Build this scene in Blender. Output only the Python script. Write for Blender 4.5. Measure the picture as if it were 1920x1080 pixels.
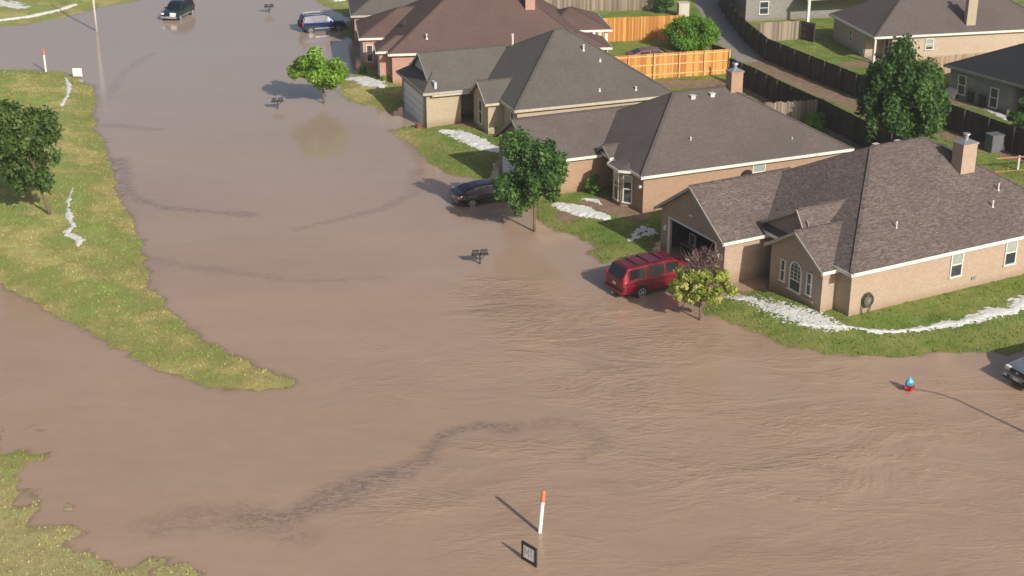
import bpy, math, random
import numpy as np
from mathutils import Vector
R = math.radians
for o in list(bpy.data.objects): bpy.data.objects.remove(o)
SC = bpy.context.scene; COL = SC.collection
random.seed(7); rng = np.random.default_rng(7)

# ---------------------------------------------------------------- camera, sky, sun
CAMH, PITCH, FPX = 33.0, R(22.5), 2800.0
cd = bpy.data.cameras.new('camera'); cam = bpy.data.objects.new('camera', cd); COL.objects.link(cam)
cam.location = (0, 0, CAMH); cam.rotation_euler = (R(90) - PITCH, 0, 0)
cd.sensor_width = 36; cd.lens = 36 * FPX / 1920; cd.clip_end = 4000; cd.clip_start = 1
SC.camera = cam
SUN_AZ, SUN_EL = R(-56.0), R(29.5)          # direction towards the sun, measured from +X
w = bpy.data.worlds.new('World'); SC.world = w; w.use_nodes = True
nt = w.node_tree; bg = nt.nodes['Background']
sky = nt.nodes.new('ShaderNodeTexSky'); sky.sky_type = 'NISHITA'; sky.sun_disc = False
sky.sun_elevation = SUN_EL; sky.sun_rotation = R(90) - SUN_AZ
sky.air_density = 1.0; sky.dust_density = 3.5; sky.ozone_density = 1.0
nt.links.new(sky.outputs[0], bg.inputs[0]); bg.inputs[1].default_value = 0.078
sl = bpy.data.lights.new('sun', 'SUN'); so = bpy.data.objects.new('sun', sl); COL.objects.link(so)
sl.energy = 4.15; sl.angle = R(0.55); sl.color = (1.0, 0.93, 0.82)
sd = Vector((math.cos(SUN_EL) * math.cos(SUN_AZ), math.cos(SUN_EL) * math.sin(SUN_AZ), math.sin(SUN_EL)))
so.rotation_euler = sd.to_track_quat('Z', 'Y').to_euler()
SC.view_settings.view_transform = 'Standard'; SC.view_settings.look = 'None'
SC.view_settings.exposure = 0.17; SC.view_settings.gamma = 1.0

# ---------------------------------------------------------------- survey: photo point -> place on the ground
def G(px, py, z=0.0):
    cx = (px - 960) / FPX; cy = -(py - 540) / FPX
    d = Vector((cx, math.cos(PITCH) + cy * math.sin(PITCH), -math.sin(PITCH) + cy * math.cos(PITCH)))
    t = (z - CAMH) / d.z
    return Vector((d.x * t, d.y * t, z))

# ---------------------------------------------------------------- tags and mesh helpers
def tag(o, label=None, cat=None, group=None, kind=None):
    if label: o['label'] = label
    if cat: o['category'] = cat
    if group: o['group'] = group
    if kind: o['kind'] = kind
    return o
def thing(name, label, cat, loc=(0, 0, 0), rz=0.0, group=None, kind=None):
    o = bpy.data.objects.new(name, None); COL.objects.link(o)
    o.location = loc; o.rotation_euler = (0, 0, rz); o.empty_display_size = .3
    return tag(o, label, cat, group, kind)
class MB:
    def __init__(s): s.v = []; s.f = []; s.m = []; s.t = []
    def add(s, vs, fs, mi=0, tint=.5):
        b = len(s.v); s.v += [tuple(p) for p in vs]; s.f += [tuple(b + i for i in f) for f in fs]
        s.m += [mi] * len(fs); s.t += [tint] * len(vs); return s
    def box(s, a, b, mi=0, tint=.5):
        x0, y0, z0 = a; x1, y1, z1 = b
        x0, x1 = min(x0, x1), max(x0, x1); y0, y1 = min(y0, y1), max(y0, y1); z0, z1 = min(z0, z1), max(z0, z1)
        vs = [(x0,y0,z0),(x1,y0,z0),(x1,y1,z0),(x0,y1,z0),(x0,y0,z1),(x1,y0,z1),(x1,y1,z1),(x0,y1,z1)]
        return s.add(vs, [(0,3,2,1),(4,5,6,7),(0,1,5,4),(1,2,6,5),(2,3,7,6),(3,0,4,7)], mi, tint)
    def beam(s, p, q, w_, h, up=(0, 0, 1), mi=0, tint=.5):
        p = Vector(p); q = Vector(q); d = (q - p).normalized(); u = Vector(up)
        sx = d.cross(u).normalized() * w_ / 2; sz = sx.cross(d).normalized() * h / 2
        vs = [p-sx-sz, p+sx-sz, p+sx+sz, p-sx+sz, q-sx-sz, q+sx-sz, q+sx+sz, q-sx+sz]
        return s.add(vs, [(0,1,2,3),(7,6,5,4),(0,4,5,1),(1,5,6,2),(2,6,7,3),(3,7,4,0)], mi, tint)
    def tube(s, pts, rs, n=10, cap=True, mi=0, tint=.5):
        pts = [Vector(p) for p in pts]; vs = []; fs = []
        if not hasattr(rs, '__len__'): rs = [rs] * len(pts)
        for i, p in enumerate(pts):
            d = (pts[min(i+1, len(pts)-1)] - pts[max(i-1, 0)]).normalized()
            a = Vector((1, 0, 0)) if abs(d.x) < .8 else Vector((0, 1, 0))
            sx = d.cross(a).normalized(); sy = d.cross(sx)
            for k in range(n):
                t = 2 * math.pi * k / n; vs.append(p + (sx * math.cos(t) + sy * math.sin(t)) * rs[i])
        for i in range(len(pts) - 1):
            for k in range(n):
                fs.append((i*n+k, i*n+(k+1) % n, (i+1)*n+(k+1) % n, (i+1)*n+k))
        if cap: fs += [tuple(range(n))[::-1], tuple(range((len(pts)-1)*n, len(pts)*n))]
        return s.add(vs, fs, mi, tint)
    def prism(s, poly, fn, a, b, mi=0, tint=.5):
        """extrude a 2-D polygon: fn(p, q, t) -> point, t runs a..b"""
        n = len(poly); vs = [fn(p, q, a) for p, q in poly] + [fn(p, q, b) for p, q in poly]
        fs = [tuple(range(n))[::-1], tuple(range(n, 2*n))] + [(i, (i+1) % n, n+(i+1) % n, n+i) for i in range(n)]
        return s.add(vs, fs, mi, tint)
    def build(s, name, mats, parent=None, smooth=False, bevel=0):
        me = bpy.data.meshes.new(name); me.from_pydata([tuple(v) for v in s.v], [], s.f)
        if not isinstance(mats, (list, tuple)): mats = [mats]
        for m in mats: me.materials.append(m)
        me.polygons.foreach_set('material_index', s.m)
        at = me.attributes.new('tint', 'FLOAT', 'POINT'); at.data.foreach_set('value', s.t)
        if smooth: me.polygons.foreach_set('use_smooth', [True] * len(me.polygons))
        import bmesh
        bm = bmesh.new(); bm.from_mesh(me); bmesh.ops.recalc_face_normals(bm, faces=bm.faces); bm.to_mesh(me); bm.free()
        o = bpy.data.objects.new(name, me); COL.objects.link(o)
        if parent: o.parent = parent
        if bevel:
            md = o.modifiers.new('bevel', 'BEVEL'); md.width = bevel; md.segments = 2; md.limit_method = 'ANGLE'
        return o

# ---------------------------------------------------------------- materials
class NT:
    def __init__(s, name):
        s.m = bpy.data.materials.new(name); s.m.use_nodes = True; s.t = s.m.node_tree
        s.p = s.t.nodes['Principled BSDF']; s.out = s.t.nodes['Material Output']
    def n(s, ty, **kw):
        nd = s.t.nodes.new('ShaderNode' + ty)
        for k, v in kw.items():
            if k.startswith('i_'): nd.inputs[k[2:].replace('_', ' ')].default_value = v
            else: setattr(nd, k, v)
        return nd
    def l(s, a, b): s.t.links.new(a, b)
    def noise(s, vec, scale, detail=4, rough=.55, dist=0):
        nd = s.n('TexNoise'); nd.inputs['Scale'].default_value = scale; nd.inputs['Detail'].default_value = detail
        nd.inputs['Roughness'].default_value = rough; nd.inputs['Distortion'].default_value = dist
        if vec is not None: s.l(vec, nd.inputs['Vector'])
        return nd.outputs['Fac']
    def ramp(s, fac, stops):
        nd = s.n('ValToRGB'); cr = nd.color_ramp
        while len(cr.elements) < len(stops): cr.elements.new(.5)
        for e, (p, c) in zip(cr.elements, stops):
            e.position = p; e.color = (*c, 1) if len(c) == 3 else c
        s.l(fac, nd.inputs['Fac']); return nd.outputs['Color']
    def mapr(s, v, a, b, c=0., d=1.):
        nd = s.n('MapRange'); s.l(v, nd.inputs['Value'])
        for k, x in zip(('From Min', 'From Max', 'To Min', 'To Max'), (a, b, c, d)): nd.inputs[k].default_value = x
        return nd.outputs['Result']
    def mix(s, f, a, b, bt='MIX'):
        nd = s.n('Mix', data_type='RGBA', blend_type=bt)
        for v, k in ((f, 0), (a, 6), (b, 7)):
            if hasattr(v, 'links') or hasattr(v, 'is_output'): s.l(v, nd.inputs[k])
            else: nd.inputs[k].default_value = v if k == 0 else (*v, 1)
        return nd.outputs[2]
    def math(s, op, a, b=0.):
        nd = s.n('Math', operation=op)
        for v, k in ((a, 0), (b, 1)):
            if hasattr(v, 'is_output'): s.l(v, nd.inputs[k])
            else: nd.inputs[k].default_value = v
        return nd.outputs[0]
    def mapping(s, vec, sc, rot=(0, 0, 0)):
        nd = s.n('Mapping'); nd.inputs['Scale'].default_value = sc; nd.inputs['Rotation'].default_value = rot
        s.l(vec, nd.inputs['Vector']); return nd.outputs[0]
    def obj(s): return s.n('TexCoord').outputs['Object']
    def geo(s): return s.n('NewGeometry').outputs['Position']
    def attr(s, nm): return s.n('Attribute', attribute_name=nm).outputs['Fac']
    def bump(s, h, strength=.3, dist=.02):
        nd = s.n('Bump'); nd.inputs['Strength'].default_value = strength; nd.inputs['Distance'].default_value = dist
        s.l(h, nd.inputs['Height']); s.l(nd.outputs[0], s.p.inputs['Normal']); return nd

def simple(name, col, rough=.6, var=.15, scale=3., metal=0, spec=.5, coat=0):
    k = NT(name); f = k.noise(k.obj(), scale)
    a = [c * (1 - var) for c in col]; b = [min(1, c * (1 + var)) for c in col]
    k.l(k.ramp(f, [(.3, a), (.7, b)]), k.p.inputs['Base Color'])
    k.p.inputs['Roughness'].default_value = rough; k.p.inputs['Metallic'].default_value = metal
    k.p.inputs['Specular IOR Level'].default_value = spec; k.p.inputs['Coat Weight'].default_value = coat
    return k.m
def brick(name, c1, c2, mortar, stain=(.2, .14, .1), stain_amt=.25):
    k = NT(name); p = k.obj(); sep = k.n('SeparateXYZ'); k.l(p, sep.inputs[0])
    xy = k.math('ADD', sep.outputs[0], sep.outputs[1]); cb = k.n('CombineXYZ'); k.l(xy, cb.inputs[0]); k.l(sep.outputs[2], cb.inputs[1])
    b = k.n('TexBrick'); k.l(cb.outputs[0], b.inputs['Vector'])
    b.inputs['Color1'].default_value = (*c1, 1); b.inputs['Color2'].default_value = (*c2, 1); b.inputs['Mortar'].default_value = (*mortar, 1)
    b.inputs['Scale'].default_value = 1; b.inputs['Mortar Size'].default_value = .01; b.inputs['Bias'].default_value = -.1
    b.inputs['Brick Width'].default_value = .24; b.inputs['Row Height'].default_value = .085
    n1 = k.noise(cb.outputs[0], 1.2, 6, .65); col = k.mix(k.mapr(n1, .5, .8, 0, stain_amt), b.outputs['Color'], stain)
    cb2 = k.mapping(cb.outputs[0], (2.2, 9, 1)); n2 = k.noise(cb2, 1.6, 5, .7)
    col = k.mix(k.mapr(n2, .35, .75, 0, .35), col, [c * .62 for c in c1])
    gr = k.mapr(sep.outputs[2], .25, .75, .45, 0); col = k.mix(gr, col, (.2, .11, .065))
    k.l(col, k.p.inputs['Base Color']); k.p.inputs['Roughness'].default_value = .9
    k.bump(b.outputs['Fac'], .25, -.01); return k.m
def shingle(name, c1, c2, c3, contrast=1.):
    k = NT(name); p = k.obj()
    m = k.mapping(p, (1.6, 1.6, 11)); n1 = k.noise(m, 1.7, 5, .72)
    m2 = k.mapping(p, (7, 7, 34)); n2 = k.noise(m2, 1.0, 3, .6)
    n3 = k.noise(p, .42, 4, .6)
    f = k.math('ADD', k.math('MULTIPLY', n1, .55), k.math('MULTIPLY', n2, .45))
    lo = .5 - .17 / contrast; hi = .5 + .17 / contrast
    col = k.ramp(f, [(lo, c1), (.5, c2), (hi, c3)])
    col = k.mix(k.mapr(n3, .42, .66, 0, .4), col, [c * .72 for c in c2])
    sep = k.n('SeparateXYZ'); k.l(p, sep.inputs[0])
    row = k.math('FRACT', k.math('MULTIPLY', sep.outputs[2], 12.5))
    col = k.mix(k.mapr(row, 0, .22, .3, 0), col, [c * .45 for c in c1])
    k.l(col, k.p.inputs['Base Color']); k.p.inputs['Roughness'].default_value = .92
    k.p.inputs['Specular IOR Level'].default_value = .25
    k.bump(f, .5, .03); return k.m
def wood(name, c1, c2, rough=.85):
    k = NT(name); t = k.attr('tint'); p = k.mapping(k.obj(), (14, 14, 1.3)); n1 = k.noise(p, 1.5, 5, .65)
    f = k.math('ADD', k.math('MULTIPLY', t, .6), k.math('MULTIPLY', n1, .4))
    k.l(k.ramp(f, [(.25, c1), (.75, c2)]), k.p.inputs['Base Color']); k.p.inputs['Roughness'].default_value = rough
    k.bump(n1, .3, .01); return k.m
def paint(name, col, metal=.35, rough=.28):
    k = NT(name); n = k.noise(k.obj(), 2.2, 5, .65)
    dirt = k.mapr(n, .55, .8, 0, .10)
    k.l(k.mix(dirt, col, (.22, .16, .12)), k.p.inputs['Base Color'])
    k.p.inputs['Metallic'].default_value = metal; k.l(k.mapr(n, .3, .8, rough, rough + .25), k.p.inputs['Roughness'])
    k.p.inputs['Coat Weight'].default_value = .6; k.p.inputs['Coat Roughness'].default_value = .08
    return k.m
def leafmat(name, c1, c2, c3, trans=.35):
    k = NT(name); t = k.attr('tint'); k.l(k.ramp(t, [(0, c1), (.5, c2), (1, c3)]), k.p.inputs['Base Color'])
    k.p.inputs['Roughness'].default_value = .55; k.p.inputs['Specular IOR Level'].default_value = .35
    tr = k.n('BsdfTranslucent'); cc = k.ramp(t, [(0, [c * 1.5 for c in c1]), (1, [min(1, c * 1.6) for c in c3])]); k.l(cc, tr.inputs[0])
    mx = k.n('MixShader'); mx.inputs[0].default_value = trans; k.l(k.p.outputs[0], mx.inputs[1]); k.l(tr.outputs[0], mx.inputs[2])
    k.l(mx.outputs[0], k.out.inputs[0]); return k.m
def glassm(name, col=(.03, .04, .05), rough=.06):
    k = NT(name); n = k.noise(k.obj(), 1.3); k.l(k.ramp(n, [(.35, col), (.7, [c * 1.8 for c in col])]), k.p.inputs['Base Color'])
    k.p.inputs['Roughness'].default_value = rough; k.p.inputs['Specular IOR Level'].default_value = .7; return k.m

M = {}
M['white'] = simple('white_trim_paint', (.74, .72, .67), .55, .08)
M['offwhite'] = simple('weathered_trim_paint', (.42, .40, .37), .6, .1)
M['greytrim'] = simple('grey_trim_paint', (.30, .29, .275), .6, .1)
M['cream'] = simple('cream_trim_paint', (.52, .46, .36), .6, .1)
M['metal'] = simple('galvanised_metal', (.42, .44, .47), .4, .15, 4, .6)
M['pipe'] = simple('vent_pipe', (.62, .60, .57), .5, .12)
M['rubber'] = simple('tyre_rubber', (.018, .018, .019), .85, .2)
M['black'] = simple('black_plastic', (.02, .02, .022), .5, .2)
M['garage_shade'] = simple('shaded_garage_lining', (.06, .055, .05), .9, .2)  # garage lining coloured dark: the shade inside is put into the colour
M['alloy'] = simple('alloy_wheel', (.62, .63, .66), .3, .1, 4, .7)
M['glass'] = glassm('window_glass'); M['carglass'] = glassm('car_glass', (.008, .010, .014), .22)
M['blind'] = simple('window_blind', (.34, .37, .35), .35, .12, 3, 0, .6)
M['bark'] = simple('tree_bark', (.16, .105, .075), .95, .35, 8)
M['twig'] = simple('bare_twig', (.20, .13, .125), .9, .3, 8)
M['iron'] = simple('mailbox_iron', (.035, .028, .028), .55, .25)
M['conc'] = simple('concrete', (.33, .29, .25), .9, .15, 1.2)
M['post'] = simple('marker_post_plastic', (.85, .84, .80), .45, .04)
M['orange'] = simple('marker_post_orange', (.72, .20, .10), .5, .06)
M['door'] = simple('garage_door_paint', (.82, .85, .86), .55, .05, 1.5)
M['gable_grey'] = simple('gable_siding_paint', (.50, .54, .57), .6, .06)

# ---------------------------------------------------------------- terrain
def wp(pts, z=0): return np.array([(lambda q: (q.x, q.y))(G(x, y, z)) for x, y in pts])
ISLAND = wp([(-900,95),(-100,118),(0,130),(60,131),(110,135),(150,148),(175,165),(182,190),(175,215),(180,240),(193,270),(205,310),(215,350),(235,390),
  (250,420),(262,460),(270,500),(285,545),(310,575),(345,605),(370,630),(400,652),(450,676),(490,692),(525,706),(552,718),(540,726),(500,731),(450,733),
  (400,726),(350,711),(290,685),(220,650),(150,613),(80,578),(30,547),(0,528),(-200,440),(-900,300)])
CORNER = wp([(-300,700),(-40,700),(6,742),(30,800),(42,860),(58,905),(95,930),(135,960),(150,1000),(200,1025),(260,1045),(330,1070),(420,1100),(500,1300),(-300,1300)])
TOPLEFT = wp([(-1500,120),(-300,85),(0,52),(60,44),(120,33),(180,14),(250,2),(330,-14),(500,-60),(-1500,-60)])
HOUSES = wp([(2600,560),(2150,610),(1960,640),(1900,668),(1850,660),(1760,664),(1680,669),(1600,668),(1540,663),(1480,649),(1430,632),(1385,612),(1345,596),(1320,592),
  (1318,575),(1345,556),(1372,552),(1420,545),(1446,540),(1440,500),(1300,425),(1240,440),(1232,472),(1215,484),(1170,492),(1125,490),(1110,474),(1112,458),
  (1080,441),(1040,428),(1010,415),(1000,395),(960,380),(950,350),(1000,330),(1040,345),(1010,300),(930,300),(925,325),(900,335),(850,330),(812,308),(790,285),(760,262),(733,246),(765,238),
  (800,240),(830,215),(780,185),(750,200),(735,212),(700,200),(660,188),(632,172),(645,150),(668,140),(690,110),(668,75),(640,62),(655,34),(625,20),(600,6),(575,-15),(560,-50),(2600,-50)])
POLYS = [ISLAND, CORNER, TOPLEFT, HOUSES]
def sdf(P, poly):
    A = poly; B = np.roll(poly, -1, 0); d = np.full(len(P), 1e9); ins = np.zeros(len(P), bool)
    for a, b in zip(A, B):
        ab = b - a; t = np.clip(((P - a) @ ab) / (ab @ ab + 1e-9), 0, 1); q = a + t[:, None] * ab
        d = np.minimum(d, np.hypot(*(P - q).T))
        c = ((a[1] > P[:, 1]) != (b[1] > P[:, 1])) & (P[:, 0] < (b[0]-a[0]) * (P[:, 1]-a[1]) / (b[1]-a[1] + 1e-12) + a[0]); ins ^= c
    return np.where(ins, d, -d)
_tab = rng.random((256, 256))
def vnoise(x, y):
    xi = np.floor(x).astype(int); yi = np.floor(y).astype(int); fx = x - xi; fy = y - yi
    fx = fx*fx*(3-2*fx); fy = fy*fy*(3-2*fy); g = lambda i, j: _tab[i % 256, j % 256]
    return (g(xi, yi)*(1-fx)+g(xi+1, yi)*fx)*(1-fy) + (g(xi, yi+1)*(1-fx)+g(xi+1, yi+1)*fx)*fy
def fbm(x, y, o=4):
    s = 0; a = .5
    for i in range(o): s = s + a * vnoise(x + 17.3*i, y + 9.1*i); x = x*2.03; y = y*2.03; a /= 2
    return s / (1 - .5**o)
def height(P):
    h = np.full(len(P), -9.); 
    for i, pl in enumerate(POLYS):
        d = sdf(P, pl); nz = (fbm(P[:, 0]*.9, P[:, 1]*.9) - .5)
        d = d + nz * (.9 if i != 1 else 5.5) - (.5 if i == 1 else 0) + ((fbm(P[:, 0]*3.1, P[:, 1]*3.1, 3) - .5) * .7)
        top, sl_ = ((.38, .10), (.10, .05), (.3, .10), (.30, .16))[i]
        hi = np.where(d > 0, top * (1 - np.exp(-d * sl_ / top)), np.maximum(d * (.13 if i == 3 else .10), -.6))
        h = np.maximum(h, hi)
    return h + (fbm(P[:, 0]*.5 + 40, P[:, 1]*.5) - .5) * .05
def gz(x, y): return float(height(np.array([[x, y]]))[0])
def GG(px, py, dz=0.):
    z = 0.
    for _ in range(4): p = G(px, py, max(z, 0)+dz); z = gz(p.x, p.y)
    p = G(px, py, max(z, 0)+dz); return Vector((p.x, p.y, max(z, 0)))
def pseg(P, pts):           # distance to a polyline with radii (x,y,r): d - r, and r
    best = np.full(len(P), 1e9)
    for (a, b) in zip(pts[:-1], pts[1:]):
        A = np.array(a[:2]); ab = np.array(b[:2]) - A; t = np.clip(((P - A) @ ab) / (ab @ ab + 1e-9), 0, 1)
        d = np.hypot(*(P - (A + t[:, None]*ab)).T); r = a[2] + (b[2]-a[2])*t; best = np.minimum(best, d / r)
    return best
def gridmesh(xs, ys):
    X, Y = np.meshgrid(xs, ys); P = np.stack([X.ravel(), Y.ravel()], 1); nx = len(xs); ny = len(ys)
    i = np.arange((nx-1)*(ny-1)); a = (i // (nx-1)) * nx + i % (nx-1); F = np.stack([a, a+1, a+1+nx, a+nx], 1)
    return P, F
def meshobj(name, V, F, mats, attrs={}, smooth=True, parent=None):
    me = bpy.data.meshes.new(name); me.vertices.add(len(V)); me.vertices.foreach_set('co', np.asarray(V, np.float32).ravel())
    n = F.shape[1]; me.loops.add(F.size); me.loops.foreach_set('vertex_index', F.ravel().astype(np.int32))
    me.polygons.add(len(F)); me.polygons.foreach_set('loop_start', np.arange(0, F.size, n, dtype=np.int32))
    me.polygons.foreach_set('loop_total', np.full(len(F), n, np.int32))
    if smooth: me.polygons.foreach_set('use_smooth', np.ones(len(F), bool))
    me.update(calc_edges=True)
    for m in (mats if isinstance(mats, list) else [mats]): me.materials.append(m)
    for k, v in attrs.items(): me.attributes.new(k, 'FLOAT', 'POINT').data.foreach_set('value', np.asarray(v, np.float32))
    o = bpy.data.objects.new(name, me); COL.objects.link(o); 
    if parent: o.parent = parent
    return o
def lines_px(pts, z=0): return [(*G(x, y, z).xy, r) for x, y, r in pts]
def axis(lo, hi, st, far):
    core = np.arange(lo, hi + 1e-6, st); ext = np.array([3, 10, 30, 80, 200, 500, far])
    return np.concatenate([lo - ext[::-1], core, hi + ext])

ALLEY = [(1300,-30,1.25),(1325,10,1.25),(1350,50,1.25),(1378,92,1.25),(1400,118,1.0)]
# bare earth, tracks and mud on the land
DIRT = [lines_px([(1400,100,1.0),(1425,120,1.4),(1460,137,1.4),(1520,170,1.0),(1600,205,.9),(1760,255,.9),(1950,310,1)]),
        lines_px([(1240,165,1.2),(1370,160,1.0),(1400,165,1.2),(1480,205,1.4),(1560,240,1.6),(1620,262,1.8)]),
        lines_px([(1060,412,.7),(1130,385,.8),(1190,402,.9)]), lines_px([(1600,128,1.0),(1660,120,1.2)]),
        lines_px([(820,232,.7),(860,232,.9),(890,240,.7)]), lines_px([(1120,396,.6),(1200,410,.8)]),
        lines_px([(1150,78,.7),(1260,78,.7)]), lines_px([(1800,195,1.0),(1880,215,1.2),(1940,240,1.3)])]
gxs = axis(-46, 50, .36, 1400); gys = axis(40, 172, .36, 2500)
P, F = gridmesh(gxs, gys); H = height(P)
far = (P[:, 0] < -47) | (P[:, 0] > 51) | (P[:, 1] < 39) | (P[:, 1] > 173)
dirt = np.zeros(len(P))
for L_ in DIRT: dirt = np.maximum(dirt, np.clip(1.6 - pseg(P, L_) + (fbm(P[:, 0], P[:, 1])-.5)*1.2, 0, 1))
dirt[far] = 0
pave = np.clip(1.35 - pseg(P, lines_px(ALLEY)), 0, .6) / .6
left = np.clip((-P[:, 0] - 4) / 6, 0, 1)
k = NT('grass_ground'); p = k.geo(); tt = k.attr('dirt'); lf = k.attr('left')
n1 = k.noise(p, .28, 5, .62); n2 = k.noise(p, 1.4, 6, .72); n3 = k.noise(p, 7., 4, .75); nv = k.noise(p, 26., 2, .7)
green = k.ramp(k.math('ADD', k.math('MULTIPLY', n2, .5), k.math('MULTIPLY', n3, .5)), [(.32, (.075, .13, .02)), (.5, (.16, .245, .045)), (.68, (.27, .36, .085))])
yell = k.ramp(k.math('ADD', k.math('MULTIPLY', n2, .5), k.math('MULTIPLY', n3, .5)), [(.32, (.43, .33, .14)), (.5, (.54, .46, .19)), (.68, (.52, .58, .20))])
col = k.mix(k.mapr(n1, .42, .6), green, k.mix(k.mapr(lf, 0, 1, .25, 1), green, yell))
lg = k.ramp(n3, [(.3, (.33, .39, .10)), (.7, (.46, .56, .18))]); col = k.mix(k.math('MULTIPLY', lf, k.mapr(n1, .38, .5, .75, .15)), col, lg)
hz = k.n('SeparateXYZ'); k.l(p, hz.inputs[0])
nb = k.noise(p, .8, 5, .7); col = k.mix(k.math('MULTIPLY', k.mapr(nb, .5, .66, 0, .6), k.mapr(lf, 0, 1, .4, 1)), col, (.40, .29, .12))
straw = k.ramp(n3, [(.3, (.36, .31, .15)), (.7, (.66, .60, .30))]); col = k.mix(k.math('MULTIPLY', lf, k.math('MULTIPLY', k.mapr(hz.outputs[1], 60, 55, 0, .85), k.mapr(n2, .3, .5, .3, 1))), col, straw)
lowb = k.mapr(hz.outputs[2], .03, .22, .55, 0); lowb = k.math('MULTIPLY', lowb, k.mapr(n2, .42, .62))
col = k.mix(lowb, col, (.30, .215, .09))
soil = k.ramp(k.noise(p, 2.3, 6, .7), [(.3, (.22, .14, .09)), (.6, (.36, .25, .18)), (.8, (.44, .36, .30))])
dm = k.mapr(k.math('ADD', tt, k.math('MULTIPLY', k.math('SUBTRACT', n2, .5), 1.1)), .38, .62)
col = k.mix(dm, col, soil)
col = k.mix(k.mapr(k.math('ADD', k.attr('pave'), k.math('MULTIPLY', k.math('SUBTRACT', n2, .5), .8)), .4, .6), col, k.ramp(n3, [(.3, (.30, .265, .24)), (.7, (.42, .375, .34))]))
col = k.mix(k.mapr(nv, .3, .5, .35, 0), col, (.03, .04, .01))
k.l(col, k.p.inputs['Base Color']); k.p.inputs['Roughness'].default_value = .95; k.p.inputs['Specular IOR Level'].default_value = .15
k.bump(k.math('ADD', k.math('MULTIPLY', n3, .6), nv), .8, .07)
M['ground'] = k.m
tag(meshobj('ground', np.column_stack([P, H]), F, M['ground'], {'dirt': dirt, 'left': left, 'pave': pave}), kind='structure')

nb_ = 190000; bp_ = np.stack([rng.uniform(-46, 48, nb_), 42 + 105*rng.random(nb_)**1.15], 1); bh = height(bp_); bd_ = np.zeros(nb_)
for L_ in DIRT: bd_ = np.maximum(bd_, 1.6 - pseg(bp_, L_))
bd_ = np.maximum(bd_, 1.35 - pseg(bp_, lines_px(ALLEY))); kp = (bh > .0) & (bd_ < .45); bp_ = bp_[kp]; bh = bh[kp]; nb_ = len(bp_)
a_ = rng.uniform(0, 6.28, nb_); w_ = rng.uniform(.03, .07, nb_); hh = rng.uniform(.04, .13, nb_); ln = rng.normal(size=(nb_, 2))*.05
dx = np.stack([np.cos(a_)*w_, np.sin(a_)*w_], 1)
V = np.stack([np.column_stack([bp_-dx, bh-.02]), np.column_stack([bp_+dx, bh-.02]), np.column_stack([bp_+ln, bh+hh])], 1).reshape(-1, 3)
tag(meshobj('lawn_grass', V, np.arange(3*nb_).reshape(nb_, 3), M['ground'], {'left': np.clip((-V[:, 0] - 4) / 6, 0, 1)}, smooth=False), 'short grass tufts over the lawns and road verges', 'grass', None, 'stuff')

# flood water
wxs = axis(-46, 50, .3, 1400); wys = axis(40, 172, .3, 2500)
P, F = gridmesh(wxs, wys); H = height(P); depth = np.maximum(-H, 0)
STREAK = [([(480,975,.9),(560,965,.5),(640,930,.9),(720,895,.8),(790,865,.55),(830,815,.35),(900,797,.3),(960,802,.5)], 1.),
  ([(960,802,.6),(1050,790,.4),(1100,800,.5),(1130,835,.5),(1090,860,.3)], .55), ([(300,985,1.2),(380,960,1.1),(480,975,1.),(560,1000,.8)], .55),
  ([(200,235,.5),(300,243,.4)], .7), ([(225,300,.6),(240,365,.5),(300,388,.35),(400,398,.25),(470,402,.5)], .9),
  ([(560,430,.3),(640,410,.35),(720,390,.4),(770,365,.5),(780,320,.5)], .6), ([(285,490,.6),(400,505,.4),(560,528,.25),(720,520,.2)], .55),
  ([(190,200,.4),(235,130,.5),(290,100,.4)], .4), ([(1080,905,.2),(1250,905,.2),(1480,870,.2),(1600,885,.2)], .45), ([(940,560,1.6),(1050,590,1.8),(1150,680,2.)], .35)]  # last, wide entry: a dark reflection put into the water colour
stk = np.zeros(len(P))
wn = fbm(P[:, 0]*1.3+5, P[:, 1]*.9)
for L_, a in STREAK: stk = np.maximum(stk, a * np.clip(1.5 - pseg(P, lines_px(L_)) + (wn-.5)*1.6, 0, 1))
ripple = np.zeros(len(P))
for L_, a in [([(950,560,3.),(1060,620,3.5),(1200,640,3)], 1.), ([(1150,730,3),(1300,800,3.5),(1400,860,3.5),(1650,850,5)], .8), ([(750,930,2.5),(900,870,2.2),(1120,860,2),(1250,870,2.5)], .7),
              ([(1300,620,2),(1600,720,2.5),(1850,760,3)], .55), ([(700,700,4),(960,700,3)], .35), ([(1000,1000,4),(1500,1000,5),(1800,950,5)], .4)]:
    ripple = np.maximum(ripple, a * np.clip(1.7 - pseg(P, lines_px(L_)), 0, 1))
keep = (depth[F] > 0).any(1)
used = np.unique(F[keep]); remap = np.zeros(len(P), int); remap[used] = np.arange(len(used))
k = NT('flood_water'); p = k.geo(); dp = k.attr('depth'); st = k.attr('streak'); rp = k.attr('ripple')
n1 = k.noise(k.mapping(p, (.6, 1, 1), (0, 0, .3)), .09, 5, .6, .6); n2 = k.noise(k.mapping(p, (.8, 1.6, 1), (0, 0, -.25)), .5, 5, .65, 1.2)
sp = k.n('SeparateXYZ'); k.l(p, sp.inputs[0])
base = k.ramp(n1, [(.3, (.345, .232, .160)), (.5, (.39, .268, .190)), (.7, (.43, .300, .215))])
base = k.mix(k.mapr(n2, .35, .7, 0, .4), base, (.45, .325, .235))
base = k.mix(k.mapr(sp.outputs[1], 75, 125, 0, .7), base, (.40, .325, .28))  # far water greyed and lightened in the colour, standing in for sky reflection
base = k.mix(k.math('MULTIPLY', st, k.mapr(k.noise(k.mapping(p, (1, 1.7, 1)), 2.2, 6, .75, 1.0), .40, .60, .08, .9)), base, (.19, .145, .115))
k.l(base, k.p.inputs['Base Color']); k.p.inputs['IOR'].default_value = 1.45
k.p.inputs['Roughness'].default_value = .08; k.p.inputs['Specular IOR Level'].default_value = .5
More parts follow.
